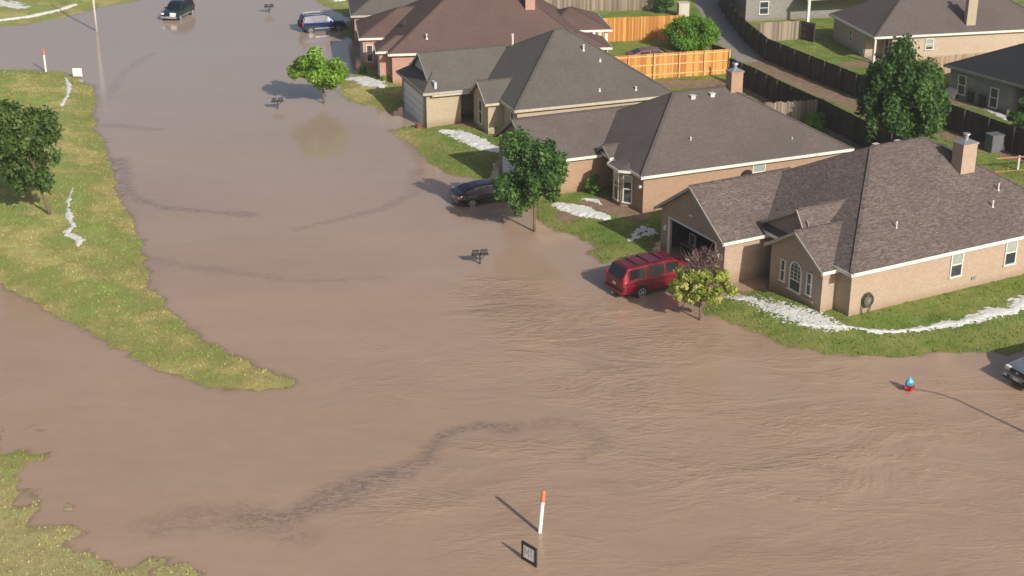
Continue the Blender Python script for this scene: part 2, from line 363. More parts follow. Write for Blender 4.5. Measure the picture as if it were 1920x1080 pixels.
al = k.math('SUBTRACT', 1., k.math('POWER', 2.718, k.math('MULTIPLY', dp, -85.)))
k.l(al, k.p.inputs['Alpha'])
wv = k.noise(k.mapping(p, (.65, 1.9, 1), (0, 0, .12)), 1.0, 4, .58, 2.6)
wv2 = k.noise(k.mapping(p, (.8, 2.4, 1), (0, 0, -.3)), 2.3, 3, .6, 1.4); wv3 = k.noise(p, 9, 3, .6)
amp = k.math('MULTIPLY', k.mapr(rp, 0, 1, .09, 1.55), k.mapr(k.noise(k.mapping(p, (.5, 1, 1)), .33, 4, .6, .8), .38, .64, .15, 1.))
hsum = k.math('ADD', k.math('MULTIPLY', k.math('MULTIPLY', wv, amp), .078), k.math('ADD', k.math('MULTIPLY', k.math('MULTIPLY', wv2, amp), .024), k.math('MULTIPLY', wv3, .0026)))
k.bump(hsum, 1.0, 1.0)
M['water'] = k.m
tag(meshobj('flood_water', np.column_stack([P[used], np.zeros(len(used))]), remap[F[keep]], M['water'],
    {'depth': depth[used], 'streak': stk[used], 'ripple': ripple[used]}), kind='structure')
# ---------------------------------------------------------------- houses
class House:
    """walls, roofs and openings in a local frame: u runs back from the street, v runs along the front"""
    def __init__(s, label, ox, oy, ang, brickm, roofm, trim, ze=2.9, cat='house'):
        s.root = thing('brick_house', label, cat, (ox, oy, 0), R(ang)); s.b = brickm; s.r = roofm; s.t = trim; s.ze = ze; s.fw = None
    def part(s, name, mb, m, parent=None, **kw): return mb.build(name, m, parent or s.root, **kw)
    def walls(s, poly, z1=None, z0=-.6, label=None):
        mb = MB(); mb.prism(poly, lambda p, q, t: (p, q, t), z0, (z1 or s.ze) - .05)
        o = s.part('wall', mb, s.b); s.wl = o; return o
    def rect(s, u0, u1, v0, v1, z1=None): return s.walls([(u0, v0), (u1, v0), (u1, v1), (u0, v1)], z1)
    def hip(s, u0, u1, v0, v1, ua, ub, vr, zr, ov=.32, fascia=True, trim=None, ze=None):
        ze = ze or s.ze; z0 = ze + .02
        a = [(u0-ov, v0-ov), (u1+ov, v0-ov), (u1+ov, v1+ov), (u0-ov, v1+ov)]
        mb = MB(); vs = [(x, y, z0-.13) for x, y in a] + [(x, y, z0) for x, y in a] + [(ua, vr, zr), (ub, vr, zr)]
        mb.add(vs, [(0,3,2,1), (0,1,5,4), (1,2,6,5), (2,3,7,6), (3,0,4,7), (4,5,9,8), (5,6,9), (6,7,8,9), (7,4,8)])
        rf = s.part('roof', mb, s.r); s.rf = rf
        # ridge and hip cap shingles
        cap = MB()
        for p_, q_ in (((ua, vr, zr), (ub, vr, zr)), (vs[4], (ua, vr, zr)), (vs[7], (ua, vr, zr)), (vs[5], (ub, vr, zr)), (vs[6], (ub, vr, zr))):
            if (Vector(p_) - Vector(q_)).length > .1: cap.beam(Vector(p_)+Vector((0,0,.0)), Vector(q_)+Vector((0,0,.0)), .22, .03)
        s.part('ridge_cap', cap, s.r, rf)
        if fascia:
            f = MB(); e = .035; n = ov + e
            for (x0, y0, x1, y1) in ((u0-n, v0-n, u1+n, v0-ov), (u0-n, v1+ov, u1+n, v1+n), (u0-n, v0-ov, u0-ov, v1+ov), (u1+ov, v0-ov, u1+n, v1+ov)):
                f.box((x0, y0, z0-.17), (x1, y1, z0+.03))
            s.part('fascia', f, trim or s.t, rf)
        return rf
    def gable(s, u0, u1, v0, v1, pitch, ov=.3, of=.35, ze=None, vr=None, wall=True, rake=None, eave=None, vent=None, wz=None, gmat=None):
        """gable facing -u at u0, ridge runs back to u1"""
        ze = ze or s.ze; vr = vr if vr is not None else (v0+v1)/2; z0 = ze + .02; zr = z0 + pitch * max(vr - v0, v1 - vr)
        pl = (zr - z0) / (vr - v0); pr = (zr - z0) / (v1 - vr); th = .13
        sec = [(v0-ov, z0-ov*pl-th), (v0-ov, z0-ov*pl), (vr, zr), (v1+ov, z0-ov*pr), (v1+ov, z0-ov*pr-th), (vr, zr-th)]
        mb = MB(); fn = lambda p, q, t: (t, p, q); mb.prism(sec[:3] + [sec[5]], fn, u0-of, u1); mb.prism(sec[2:], fn, u0-of, u1)
        rf = s.part('roof', mb, s.r)
        c = MB(); c.beam((u0-of, vr, zr+.02), (u1, vr, zr+.02), .24, .05); s.part('ridge_cap', c, s.r, rf)
        f = MB(); e = .03; b = sec
        for A, B in ((b[1], b[2]), (b[3], b[2])):
            f.prism([A, B, (B[0], B[1]-.2), (A[0], A[1]-.2)], fn, u0-of-.045, u0-of-.004)
        s.part('rake_board', f, rake or s.t, rf)
        g = MB(); ue = u1 if eave is None else eave
        g.box((u0-of, v0-ov-.04, z0-ov*pl-.15), (ue, v0-ov-.003, z0-ov*pl+.04)); s.part('gutter', g, s.t, rf); g = MB()
        if eave != 0: g.box((u0-of, v1+ov+.003, z0-ov*pr-.15), (ue, v1+ov+.04, z0-ov*pr+.04))
        s.part('gutter', g, s.t, rf)
        if wall:
            wz = wz or ze - .055; w_ = MB(); zi = lambda v: (z0 + pl*(v-v0) if v < vr else z0 + pr*(v1-v)) - th - .01
            w_.prism([(v0, wz), (v0, zi(v0)), (vr, zi(vr)), (v1, zi(v1)), (v1, wz)], fn, u0+.003, u0+.2)
            gw = s.part('gable_wall', w_, gmat or s.b)
            if vent:
                vb = MB(); n = 14; vv, vz, a_, b_ = vent
                vb.prism([(vv + a_*math.cos(6.283*i/n), vz + b_*math.sin(6.283*i/n)) for i in range(n)], fn, u0-.03, u0+.01)
                s.part('gable_vent', vb, M['greytrim'], gw)
        return rf
    def window(s, face, at, a0, a1, z0, z1, arch=0, frame=None, pane=None, sash=True, blind=0, grid=False, out=1):
        """face 'v': wall in plane v=at seen from -v; face 'u': wall in plane u=at seen from -u; 'c': at=((u,v),(u,v)) slanted"""
        if face == 'v': fn = lambda a, z, t: (a, at - t, z)
        elif face == 'u': fn = lambda a, z, t: (at - t, a, z)
        else:
            (pa, pb) = at; d = Vector((pb[0]-pa[0], pb[1]-pa[1])).normalized(); nn = Vector((d.y, -d.x))
            if nn.x > 0: nn = -nn
            fn = lambda a, z, t: (pa[0]+d.x*a+nn.x*t, pa[1]+d.y*a+nn.y*t, z)
        fr = MB(); wdt = .07; t0, t1 = .004, .07
        def bar(x0, y0, x1, y1, a=t0, b=t1): fr.prism([(x0,y0),(x1,y0),(x1,y1),(x0,y1)], fn, a, b)
        bar(a0, z0, a0+wdt, z1); bar(a1-wdt, z0, a1, z1); bar(a0-.04, z0-.08, a1+.04, z0, t0, .11); 
        if not arch: bar(a0, z1, a1, z1+wdt)
        am = (a0+a1)/2; ra = (a1-a0)/2
        if sash: bar(a0+wdt, (z0+z1)/2-.03, a1-wdt, (z0+z1)/2+.03, t0, .055)
        outl = []
        if arch:
            n = 10; outl = [(am + ra*math.cos(math.pi*i/n), z1 + ra*arch*math.sin(math.pi*i/n)) for i in range(n+1)]
            inn = [(am + (ra-wdt)*math.cos(math.pi*i/n), z1 + (ra-wdt)*arch*math.sin(math.pi*i/n)) for i in range(n+1)]
            for i in range(n): fr.prism([outl[i], outl[i+1], inn[i+1], inn[i]], fn, t0, t1)
        if grid:
            zt = z1 + ra*arch; zm = (z0+z1)/2
            for q in (1, 2): x = a0 + (a1-a0)*q/3; bar(x-.012, zm, x+.012, zt-.14*arch, t0, .045)
            for q in range(1, 5):
                z = zm + (zt-zm)*q/5; bar(a0+wdt, z-.012, a1-wdt, z+.012, t0, .045)
        par = s.part('window', fr, frame or M['white'])
        pn = MB(); poly = [(a0+.01, z0), (a1-.01, z0)] + (outl[:] if arch else [(a1-.01, z1+.02), (a0+.01, z1+.02)])
        pn.prism(poly, fn, .003, .025); s.part('pane', pn, pane or M['glass'], par)
        if blind:
            bl = MB(); zz = z1 - (z1-z0)*blind; bl.prism([(a0+wdt, zz), (a1-wdt, zz), (a1-wdt, z1), (a0+wdt, z1)], fn, .026, .032)
            s.part('blind', bl, M['blind'], par)
        return par
    def chimney(s, u0, u1, v0, v1, zb, zt, m=None, cap=True):
        mb = MB(); mb.box((u0, v0, zb), (u1, v1, zt)); mb.box((u0-.05, v0-.05, zt), (u1+.05, v1+.05, zt+.1))
        c = s.part('chimney', mb, m or s.b)
        fl = MB(); fl.box((u0-.08, v0-.1, zb+.2), (u1+.08, v0-.002, zb+.34)); 
        if cap:
            k2 = MB(); um, vm = (u0+u1)/2, (v0+v1)/2; z = zt+.1
            k2.add([(u0-.08,v0-.08,z),(u1+.08,v0-.08,z),(u1+.08,v1+.08,z),(u0-.08,v1+.08,z),(um,vm,z+.22)], [(0,3,2,1),(0,1,4),(1,2,4),(2,3,4),(3,0,4)])
            k2.tube([(um,vm,z+.1),(um,vm,z+.42)], .14, 12); k2.tube([(um,vm,z+.46),(um,vm,z+.52)], [.24,.22], 14)
            for a in range(4): x = um+.12*math.cos(a*1.57); y = vm+.12*math.sin(a*1.57); k2.beam((x,y,z+.4),(x,y,z+.47),.02,.02,(1,0,0))
            s.part('chimney_cap', k2, M['metal'], c)
        return c
    def pipe(s, u, v, z, h=.35, r=.05, box=False):
        mb = MB()
        if box: mb.box((u-.16, v-.16, z-.12), (u+.16, v+.16, z+.12)); mb.box((u-.2, v-.2, z+.12), (u+.2, v+.2, z+.17))
        else: mb.tube([(u,v,z-.1),(u,v,z+.06)], [.14,.07], 10); mb.tube([(u,v,z),(u,v,z+h)], r, 10); mb.tube([(u,v,z+h),(u,v,z+h+.05)], [r*1.5,r*1.2], 10)
        s.part('roof_vent', mb, M['pipe'])

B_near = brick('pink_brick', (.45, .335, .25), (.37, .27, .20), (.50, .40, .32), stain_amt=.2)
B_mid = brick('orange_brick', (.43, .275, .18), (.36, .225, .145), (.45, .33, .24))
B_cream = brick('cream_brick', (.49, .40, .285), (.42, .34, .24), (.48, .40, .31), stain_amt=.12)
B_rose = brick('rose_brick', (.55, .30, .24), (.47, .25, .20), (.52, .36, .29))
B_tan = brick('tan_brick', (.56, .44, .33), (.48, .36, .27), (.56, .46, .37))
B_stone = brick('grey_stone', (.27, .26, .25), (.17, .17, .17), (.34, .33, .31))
S_near = shingle('brown_grey_shingles', (.066, .050, .047), (.140, .110, .103), (.240, .200, .186), 1.45)
S_mid = shingle('grey_brown_shingles', (.095, .077, .073), (.132, .110, .104), (.175, .150, .143), 1.0)
S_grey = shingle('grey_shingles', (.098, .088, .080), (.130, .118, .107), (.168, .153, .140), 1.0)
S_red = shingle('red_brown_shingles', (.105, .068, .060), (.138, .092, .082), (.172, .118, .107), 1.0)
S_dark = shingle('charcoal_shingles', (.018, .022, .026), (.028, .033, .038), (.042, .048, .055), 1.2)

# --- H3: the nearest house
h = House('nearest house, mottled brown roof, open garage, arched front window', 18.36, 74.76, 28, B_near, S_near, M['white'])
WO = .12
h.walls([(.12,.12),(17.4,.12),(17.4,14.2),(.12,14.2),(.12,7.6),(1.6,7.55),(1.6,5.95),(-.85,5.95),(-.85,1.35),(.12,1.35)])
h.hip(.12, 17.4, .12, 14.2, 7.0, 11.0, 7.16, 7.08)
h.gable(-.85, 5.0, 1.35, 5.95, .60, ov=.3, of=.3, rake=M['offwhite'], eave=-.05)
h.gable(.25, 4.6, 3.75, 8.2, .53, ov=.05, of=.3, ze=3.28, vr=4.95, rake=M['offwhite'], wz=3.0, vent=(4.4, 4.2, .2, .26), eave=.0)
# garage wing: hollow, door open
gw = MB(); zt = 2.85
gw.box((-2.9, 7.6, -.6), (.115, 7.8, zt)); gw.box((-2.9, 14.0, -.6), (.115, 14.2, zt))
gw.box((-2.9, 7.8, -.6), (-2.7, 8.45, zt)); gw.box((-2.9, 13.3, -.6), (-2.7, 14.0, zt)); gw.box((-2.9, 8.45, 2.35), (-2.7, 13.3, zt))
h.part('garage_wall', gw, B_near)
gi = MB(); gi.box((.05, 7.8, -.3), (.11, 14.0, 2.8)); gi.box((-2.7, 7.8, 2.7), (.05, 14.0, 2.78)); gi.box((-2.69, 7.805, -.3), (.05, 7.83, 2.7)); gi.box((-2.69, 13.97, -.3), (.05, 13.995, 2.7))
h.part('garage_interior', gi, M['garage_shade'])
h.gable(-2.9, 4.1, 7.6, 14.2, .66, ov=.3, of=.35, rake=M['offwhite'], vent=(10.35, 4.05, .22, .3), eave=.2)
tr = MB(); tr.box((-2.97, 13.22, -.3), (-2.903, 13.38, 2.43)); tr.box((-2.97, 8.37, -.3), (-2.903, 8.5, 2.43)); tr.box((-2.97, 8.5, 2.33), (-2.903, 13.22, 2.43))
h.part('garage_door_frame', tr, M['white'])
# panel door rolled up under the ceiling
for v_, n_ in ((8.1, 0), (13.62, 1)):
    lb = MB(); lb.box((-3.0, v_-.09, 1.75), (-2.905, v_+.09, 1.8)); lb.tube([(-3.0, v_, 1.45), (-3.0, v_, 1.75)], [.09, .12], 8); h.part('wall_lamp', lb, M['pipe'])
ml = MB(); ml.box((-2.98, 10.9, 3.2), (-2.9, 11.1, 3.26)); ml.tube([(-3.02, 10.85, 3.22), (-3.02, 11.15, 3.22)], .05, 8); h.part('flood_light', ml, M['white'])
# front windows (arched triple)
h.window('u', -.85, 4.55, 5.0, .95, 2.15, frame=M['white']); h.window('u', -.85, 3.1, 4.15, .75, 1.95, arch=1.0, grid=True)
h.window('u', -.85, 2.2, 2.65, .95, 2.15)
sill = MB(); sill.box((-.95, 1.95, .58), (-.853, 5.25, .68)); h.part('window_sill', sill, B_near)
h.window('v', .12, 7.25, 8.15, 1.25, 2.62, blind=.5); h.window('v', .12, 11.4, 12.3, 1.22, 2.62, blind=.5)
dr = MB(); dr.box((1.53, 6.2, .3), (1.597, 7.2, 2.4)); h.part('front_door', dr, M['black'])
h.chimney(11.45, 12.55, 4.3, 5.15, 4.9, 7.2)
for u, v, z in ((4.6, 1.9, 4.05), (11.9, 1.95, 4.1)): h.pipe(u, v, z-.02, .38)
for u, v in ((8.0, 7.9), (9.6, 7.8)): h.pipe(u, v, 6.72, box=True)
h.pipe(13.2, 2.9, 4.62, .4)
mt = MB(); mt.box((9.0, .04, .75), (9.3, .117, .95)); h.part('outlet_box', mt, M['metal'])
bp = MB(); bp.box((17.4, 13.3, 2.6), (21.1, 17.4, 2.85)); h.part('back_porch_roof', bp, S_grey)
bp = MB(); bp.box((17.4, 13.22, 2.56), (21.1, 13.296, 2.9)); bp.box((17.4, 13.4, -.2), (17.5, 14.19, 2.59)); h.part('back_porch_fascia', bp, M['white'])
H3 = h

# --- H2
h = House('tan brick house with bay window and black disk on its long side wall', 8.42, 91.44, 22.5, B_mid, S_mid, M['white'])
h.walls([(.12,.12),(15.6,.12),(15.6,11.5),(.12,11.5),(.12,5.9),(1.5,5.9),(1.5,3.9),(.12,3.9),(-.55,3.2),(-.55,2.0),(.12,1.3)])
h.hip(.12, 15.6, .12, 11.5, 5.2, 9.2, 5.8, 6.5)
by = MB(); z = 2.86
by.prism([(.0,1.0),(-.85,1.75),(-.85,3.4),(.0,4.1)], lambda p, q, t: (p, q, t), z-.1, z)
by.add([(.1,.95,z),(-.9,1.72,z),(-.9,3.42,z),(.1,4.15,z),(1.3,2.6,z+.62)], [(0,1,4),(1,2,4),(2,3,4),(0,3,2,1)])
h.part('bay_roof', by, S_mid)
bf = MB()
for a, b in (((.05,.95),(-.9,1.72)), ((-.9,1.72),(-.9,3.42)), ((-.9,3.42),(.05,4.15))): bf.beam((*a, z-.04), (*b, z-.04), .05, .17)
h.part('fascia', bf, M['white'])
h.window('c', ((.12,1.3),(-.55,2.0)), .17, .82, .65, 2.45, blind=.25); h.window('u', -.55, 2.25, 2.95, .65, 2.45, blind=.35)
h.rect(-5.0, .115, 5.9, 12.3); h.gable(-5.0, 4.5, 5.9, 12.3, .6, ov=.3, of=.35, rake=M['greytrim'], vent=(8.6, 4.0, .2, .28), eave=-.2)
gd = MB(); gd.box((-5.06, 6.8, -.3), (-5.004, 11.5, 2.35)); h.part('garage_door', gd, M['door'])
h.gable(-.2, 2.6, 4.2, 6.1, .55, ov=.15, of=.2, ze=3.02, rake=M['greytrim'], wall=False, eave=-.1)
h.window('v', .12, 8.2, 9.2, 1.55, 2.62, blind=.96)
dk = MB(); dk.tube([(7.75, .1, 2.0), (7.75, -.02, 2.02), (7.75, -.1, 2.02)], [.05, .36, .38], 20); h.part('satellite_dish', dk, M['black'])
h.chimney(9.3, 10.2, 5.2, 5.95, 5.2, 7.5)
h.pipe(4.5, 2.0, 4.05, .35, .055); h.pipe(11.8, 1.1, 3.5, .3, .04)
for u in (6.3, 7.8): h.pipe(u, 5.2, 6.15, box=True)
cl = MB(); cl.tube([(.06, .35, 2.05), (-.1, .35, 2.1)], [.09, .12], 10); h.part('wall_lamp', cl, M['white'])
H2 = h

# --- H1
h = House('cream brick house with grey hip roof and a closed white garage door', -6.67, 111.95, 20, B_cream, S_grey, M['cream'])
h.trimdark = M['greytrim']
h.walls([(.1,.1),(2.9,.1),(2.9,2.3),(4.995,2.3),(4.995,6.9),(.1,6.9)])
sk = MB(); z0 = 2.92; zg = 4.05; o_ = -.25
sk.add([(o_,o_,z0),(o_,7.25,z0),(1.1,1.6,zg),(1.1,5.4,zg),(1.1,o_,z0),(1.1,7.25,z0)], [(0,2,3,1),(0,4,2),(1,3,5),(0,1,5,4)])
h.part('roof', sk, S_grey)
skf = MB(); skf.box((o_-.04, o_-.04, z0-.16), (o_, 7.29, z0+.03)); h.part('fascia', skf, M['greytrim'])
h.gable(.75, 7.8, .05, 6.95, .66, ov=.3, of=.25, rake=M['greytrim'], wz=3.6, gmat=M['gable_grey'], eave=3.6)
gu = MB(); gu.box((o_, -.29, z0-.2), (3.4, -.25, z0)); h.part('gutter', gu, M['offwhite'])
gd = MB(); gd.box((.04, .75, -.3), (.097, 6.1, 2.35)); 
dm_ = gd.build('garage_door', M['door'], h.root)
for q in range(1, 4): pn = MB(); pn.box((.025, .8, .0+q*.56), (.039, 6.05, .02+q*.56)); pn.build('door_groove', M['greytrim'], dm_)
gt = MB(); gt.box((.02, .6, -.3), (.097, .74, 2.45)); gt.box((.02, 6.11, -.3), (.097, 6.25, 2.45)); gt.box((.02, .74, 2.36), (.097, 6.11, 2.45)); h.part('garage_door_frame', gt, M['offwhite'])
h.walls([(5.0,-6.9),(17.6,-6.9),(17.6,6.9),(5.0,6.9),(5.0,-.5),(3.75,-.5),(3.75,-3.9),(5.0,-3.9)])
h.hip(5.0, 17.6, -6.9, 6.9, 10.7, 11.5, -.1, 7.05)
h.gable(3.75, 8.0, -3.9, -.5, .66, ov=.3, of=.3, rake=M['offwhite'], eave=4.9)
h.window('u', 3.75, -2.6, -1.8, .75, 2.5, sash=True); h.window('u', 5.0, -6.2, -5.6, .75, 2.4); 
fd = MB(); fd.box((4.92, .9, .3), (4.995, 1.8, 2.35)); h.part('front_door', fd, M['black'])
for u, v, z, hh in ((12.14,-2.33,5.76,.4), (13.06,-3.46,5.1,.12), (11.9,-6.18,3.52,.12), (14.81,-6.4,3.4,.2)): h.pipe(u, v, z, hh, .07)
h.pipe(8.21, 2.92, 5.33, .85, .09)
H1 = h

# --- H0
h = House('rose brick house with large red brown roof and white back porch, at the top middle', -10.23, 124.9, 8, B_rose, S_red, M['white'])
h.walls([(.0,-.3),(17,-.3),(17,13.4),(.0,13.4)])
h.hip(.0, 17, -.3, 13.6, 7.0, 10.5, 6.7, 7.6, fascia=True)
h.rect(-2.2, -.005, 5.9, 12.6); h.hip(-2.2, 6.5, 5.9, 12.6, 1.4, 3.2, 9.2, 4.9)
h.rect(-1.0, -.005, .7, 3.4); h.hip(-1.0, 4.6, .7, 3.4, .6, 2.6, 2.05, 3.9)
h.window('u', -1.0, 1.5, 2.5, .7, 2.4); h.window('u', .0, 4.1, 5.0, .3, 2.4, frame=M['black'])
gd = MB(); gd.box((-2.26, 6.8, -.3), (-2.204, 11.8, 2.35)); h.part('garage_door', gd, M['blind'])
h.window('v', 5.9, -1.9, -1.3, .8, 2.2)
tv = MB(); tv.add([(1.3,5.0,3.75),(1.8,5.0,4.0),(1.55,5.3,4.75),(1.5,5.7,4.1)], [(0,1,2),(1,3,2),(3,0,2),(0,3,1)]); h.part('roof_vent', tv, M['black'])
h.chimney(12.0, 12.85, 3.4, 4.1, 4.4, 7.8, cap=False)
h.rect(17.005, 18.6, -.3, 3.2); h.hip(14.6, 18.6, -.5, 3.2, 16.2, 16.6, 1.35, 3.9)
h.rect(17.005, 18.6, 6.3, 12.5); h.hip(14.6, 20.0, 6.3, 12.5, 17.0, 17.2, 9.3, 4.4)
for v_ in (6.4, 9.4, 12.2):
    pc = MB(); pc.box((19.7, v_-.15, 0), (20.0, v_+.15, 2.85)); h.part('porch_column', pc, M['white'])
h.pipe(3.06, .65, 3.9, .35, .06)

# --- house behind it with a grey roof
h = House('far house with plain grey roof, cut off by the top edge', -15.2, 139.3, 8, B_rose, S_grey, M['offwhite'])
h.rect(.4, 16, .4, 12); h.hip(.4, 16, .4, 12, 6.5, 10, 6.2, 6.6)
dl = MB(); dl.box((.33, 2, .7), (.397, 3.2, 2.3)); h.part('window', dl, M['glass'])

# --- H4 top right
h = House('long tan brick house with tall cream chimney and white porch post, at the top right', 32.35, 131.55, 12, B_tan, S_mid, M['white'], ze=2.68)
h.walls([(1.9,.3),(18,.3),(18,9.6),(.3,9.6),(.3,2.4),(1.9,2.4)])
h.hip(.3, 18, .3, 9.8, 5.2, 13, 5.0, 5.75)
f = MB(); f.box((.3, .3, -.2), (1.9, 2.4, .34)); h.part('porch_slab', f, M['conc'])
f = MB(); f.box((.1, .1, .3), (.26, .26, 2.6)); h.part('porch_post', f, M['white'])
h.window('u', .3, 5.3, 5.9, 1.1, 2.1); h.window('u', 1.9, .9, 1.7, .7, 2.2); h.window('v', .3, 5.1, 5.9, 1.3, 2.2, blind=.8)
f = MB(); f.box((.22, 2.55, .3), (.297, 3.4, 2.35)); h.part('back_door', f, M['offwhite'])
h.chimney(9.2, 10.1, .75, 1.3, 2.9, 5.6, m=B_cream, cap=True)

# --- H5 top, mostly above the picture
h = House('grey brick house with a white covered patio, cut off by the top edge', 27.6, 148.6, 12, B_stone, S_grey, M['white'], ze=2.9)
h.rect(-4.0, .5, 1.2, 10); h.hip(-4.0, 12, 1.2, 10, 0, 7, 5.6, 5.9)
h.rect(.5, 12, 1.2, 10)
f = MB(); f.box((1.4, -1.5, 2.72), (10, 1.19, 2.92)); h.part('patio_roof', f, M['white'])
for u_ in (1.5, 9.4): f = MB(); f.box((u_, -1.45, 0), (u_+.25, -1.2, 2.718)); h.part('porch_post', f, M['white'])
h.window('v', 1.2, -2.6, -1.6, 1, 2.2)

# --- H6 right edge
h = House('grey stone house with charcoal roof at the right edge beyond the dark fence', 35.6, 120.7, 32, B_stone, S_dark, M['greytrim'], ze=2.9)
h.walls([(.4,-14),(13,-14),(13,-.4),(.4,-.4),(.4,-6.9),(2.2,-6.9),(2.2,-9.8),(.4,-9.8)]); h.hip(.4, 13, -14, -.4, 6.2, 6.8, -7.2, 6.4, ov=.4)
h.window('u', .4, -2.2, -1.35, .8, 2.3); h.window('u', .4, -5.6, -4.75, .5, 2.0)
h.chimney(6.0, 6.7, -4.6, -3.9, 4.2, 5.9, m=S_dark, cap=False)

# ---------------------------------------------------------------- vehicles
def car(name, label, cat, loc, heading, st, paintm, glassr, wheels, L_, belt, extras):
    root = thing(name, label, cat, loc, R(heading))
    mb = MB(); n = len(st); secs = []
    for (x, hw, zb, zbelt, zt, ht) in st:
        zt = max(zt, zbelt+.015); half = [(hw*.80, zb), (hw*.965, zb+.05), (hw, (zb+zbelt)/2+.05), (hw*.985, zbelt-.04), (hw*.955, zbelt), (ht, zt-.05 if zt-zbelt > .2 else zt-.006), (ht*.9, zt), (ht*.5, zt+.012)]
        secs.append([(x, y, z) for y, z in half] + [(x, -y, z) for y, z in half[::-1]])
    m_ = len(secs[0]); vs = [p for s_ in secs for p in s_]; fs = []
    for i in range(n-1):
        for j in range(m_): fs.append((i*m_+j, i*m_+(j+1) % m_, (i+1)*m_+(j+1) % m_, (i+1)*m_+j))
    fs += [tuple(range(m_)), tuple(range((n-1)*m_, n*m_))[::-1]]
    mb.add(vs, fs); body = mb.build('body', paintm, root, smooth=False, bevel=.02)
    X = [s_[0] for s_ in st]
    def it(k, x): return float(np.interp(x, X, [s_[k] for s_ in st]))
    def sidept(x, t, sg, off=.012):
        a = (it(1, x)*.955, it(3, x)); b = (it(5, x), it(4, x)-.05); y = a[0]+(b[0]-a[0])*t; z = a[1]+(b[1]-a[1])*t
        return (x, sg*(y+off), z+off*.3)
    for sg in (1, -1):
        for x0, x1, sk0, sk1 in glassr['side']:
            g = MB(); N = 6; vs = []; 
            for i in range(N+1):
                for t in (.12, .86):
                    xx = x0 + (x1-x0)*i/N; 
                    xx += (sk0*(1-i/N) + sk1*i/N) * (t-.12)
                    vs.append(sidept(xx, t, sg))
            g.add(vs, [(2*i, 2*i+2, 2*i+3, 2*i+1) for i in range(N)]); g.build('side_window', M['carglass'], root)
    for nm in ('windscreen', 'rear_window'):
        xa, xb = glassr[nm]; g = MB(); vs = []; N = 6; sgn = 1 if nm == 'windscreen' else -1
        for i in range(N+1):
            x = xa + (xb-xa)*i/N; zt = it(4, x)+.012; ht = it(5, x)*.9
            for q in range(5): y = (-1+q/2)*ht; vs.append((x+sgn*.014, y, zt+.012+.012*(1-abs(-1+q/2))))
        g.add(vs, [(i*5+q, i*5+q+1, i*5+q+6, i*5+q+5) for i in range(N) for q in range(4)]); g.build(nm, M['carglass'], root)
    r, ww, xs, hw = wheels
    for x in xs:
        for sg in (1, -1):
            a = MB(); a.tube([(x, sg*(hw-.28), r*1.02), (x, sg*(hw+.006), r*1.02)], r*1.17, 24); a.build('wheel_arch', M['black'], root)
            wl = MB(); wl.tube([(x, sg*(hw-.2), r), (x, sg*(hw+.0), r), (x, sg*(hw+.025), r)], [r, r, r*.9], 24); we = wl.build('wheel', M['rubber'], root)
            rm = MB(); rr = r*.66; y = sg*(hw+.03); n2 = 20
            rm.tube([(x, y-sg*.02, r), (x, y, r)], [rr, rr], n2); rm_o = rm.build('rim', M['black'], we)
            sp_ = MB()
            for q in range(6):
                a_ = q*math.pi/3; sp_.beam((x, y+sg*.01, r), (x+rr*.93*math.cos(a_), y+sg*.01, r+rr*.93*math.sin(a_)), .03, r*.2, up=(0, 1, 0))
                sp_.v = sp_.v
            sp_.tube([(x, y, r), (x, y+sg*.03, r)], [.08, .07], 12)
            for q in range(20):
                a0, a1 = q*math.pi/10, (q+1)*math.pi/10
                sp_.beam((x+rr*.95*math.cos(a0), y+sg*.01, r+rr*.95*math.sin(a0)), (x+rr*.95*math.cos(a1), y+sg*.01, r+rr*.95*math.sin(a1)), .03, .05, up=(0, 1, 0))
            sp_.build('spokes', M['alloy'], we)
    extras(root, it)
    return root
M['tail'] = simple('tail_light', (.45, .02, .03), .25, .1); M['head'] = simple('head_light', (.75, .77, .78), .15, .08)
M['plate'] = simple('number_plate', (.72, .70, .66), .5, .05); M['chrome'] = simple('chrome', (.65, .65, .66), .2, .05, 3, .9)
M['pinktail'] = simple('pink_tail_light', (.75, .12, .20), .3, .1)
def bx(nm, m, root, a, b, bev=.012): q = MB(); q.box(a, b); return q.build(nm, m, root, bevel=bev)

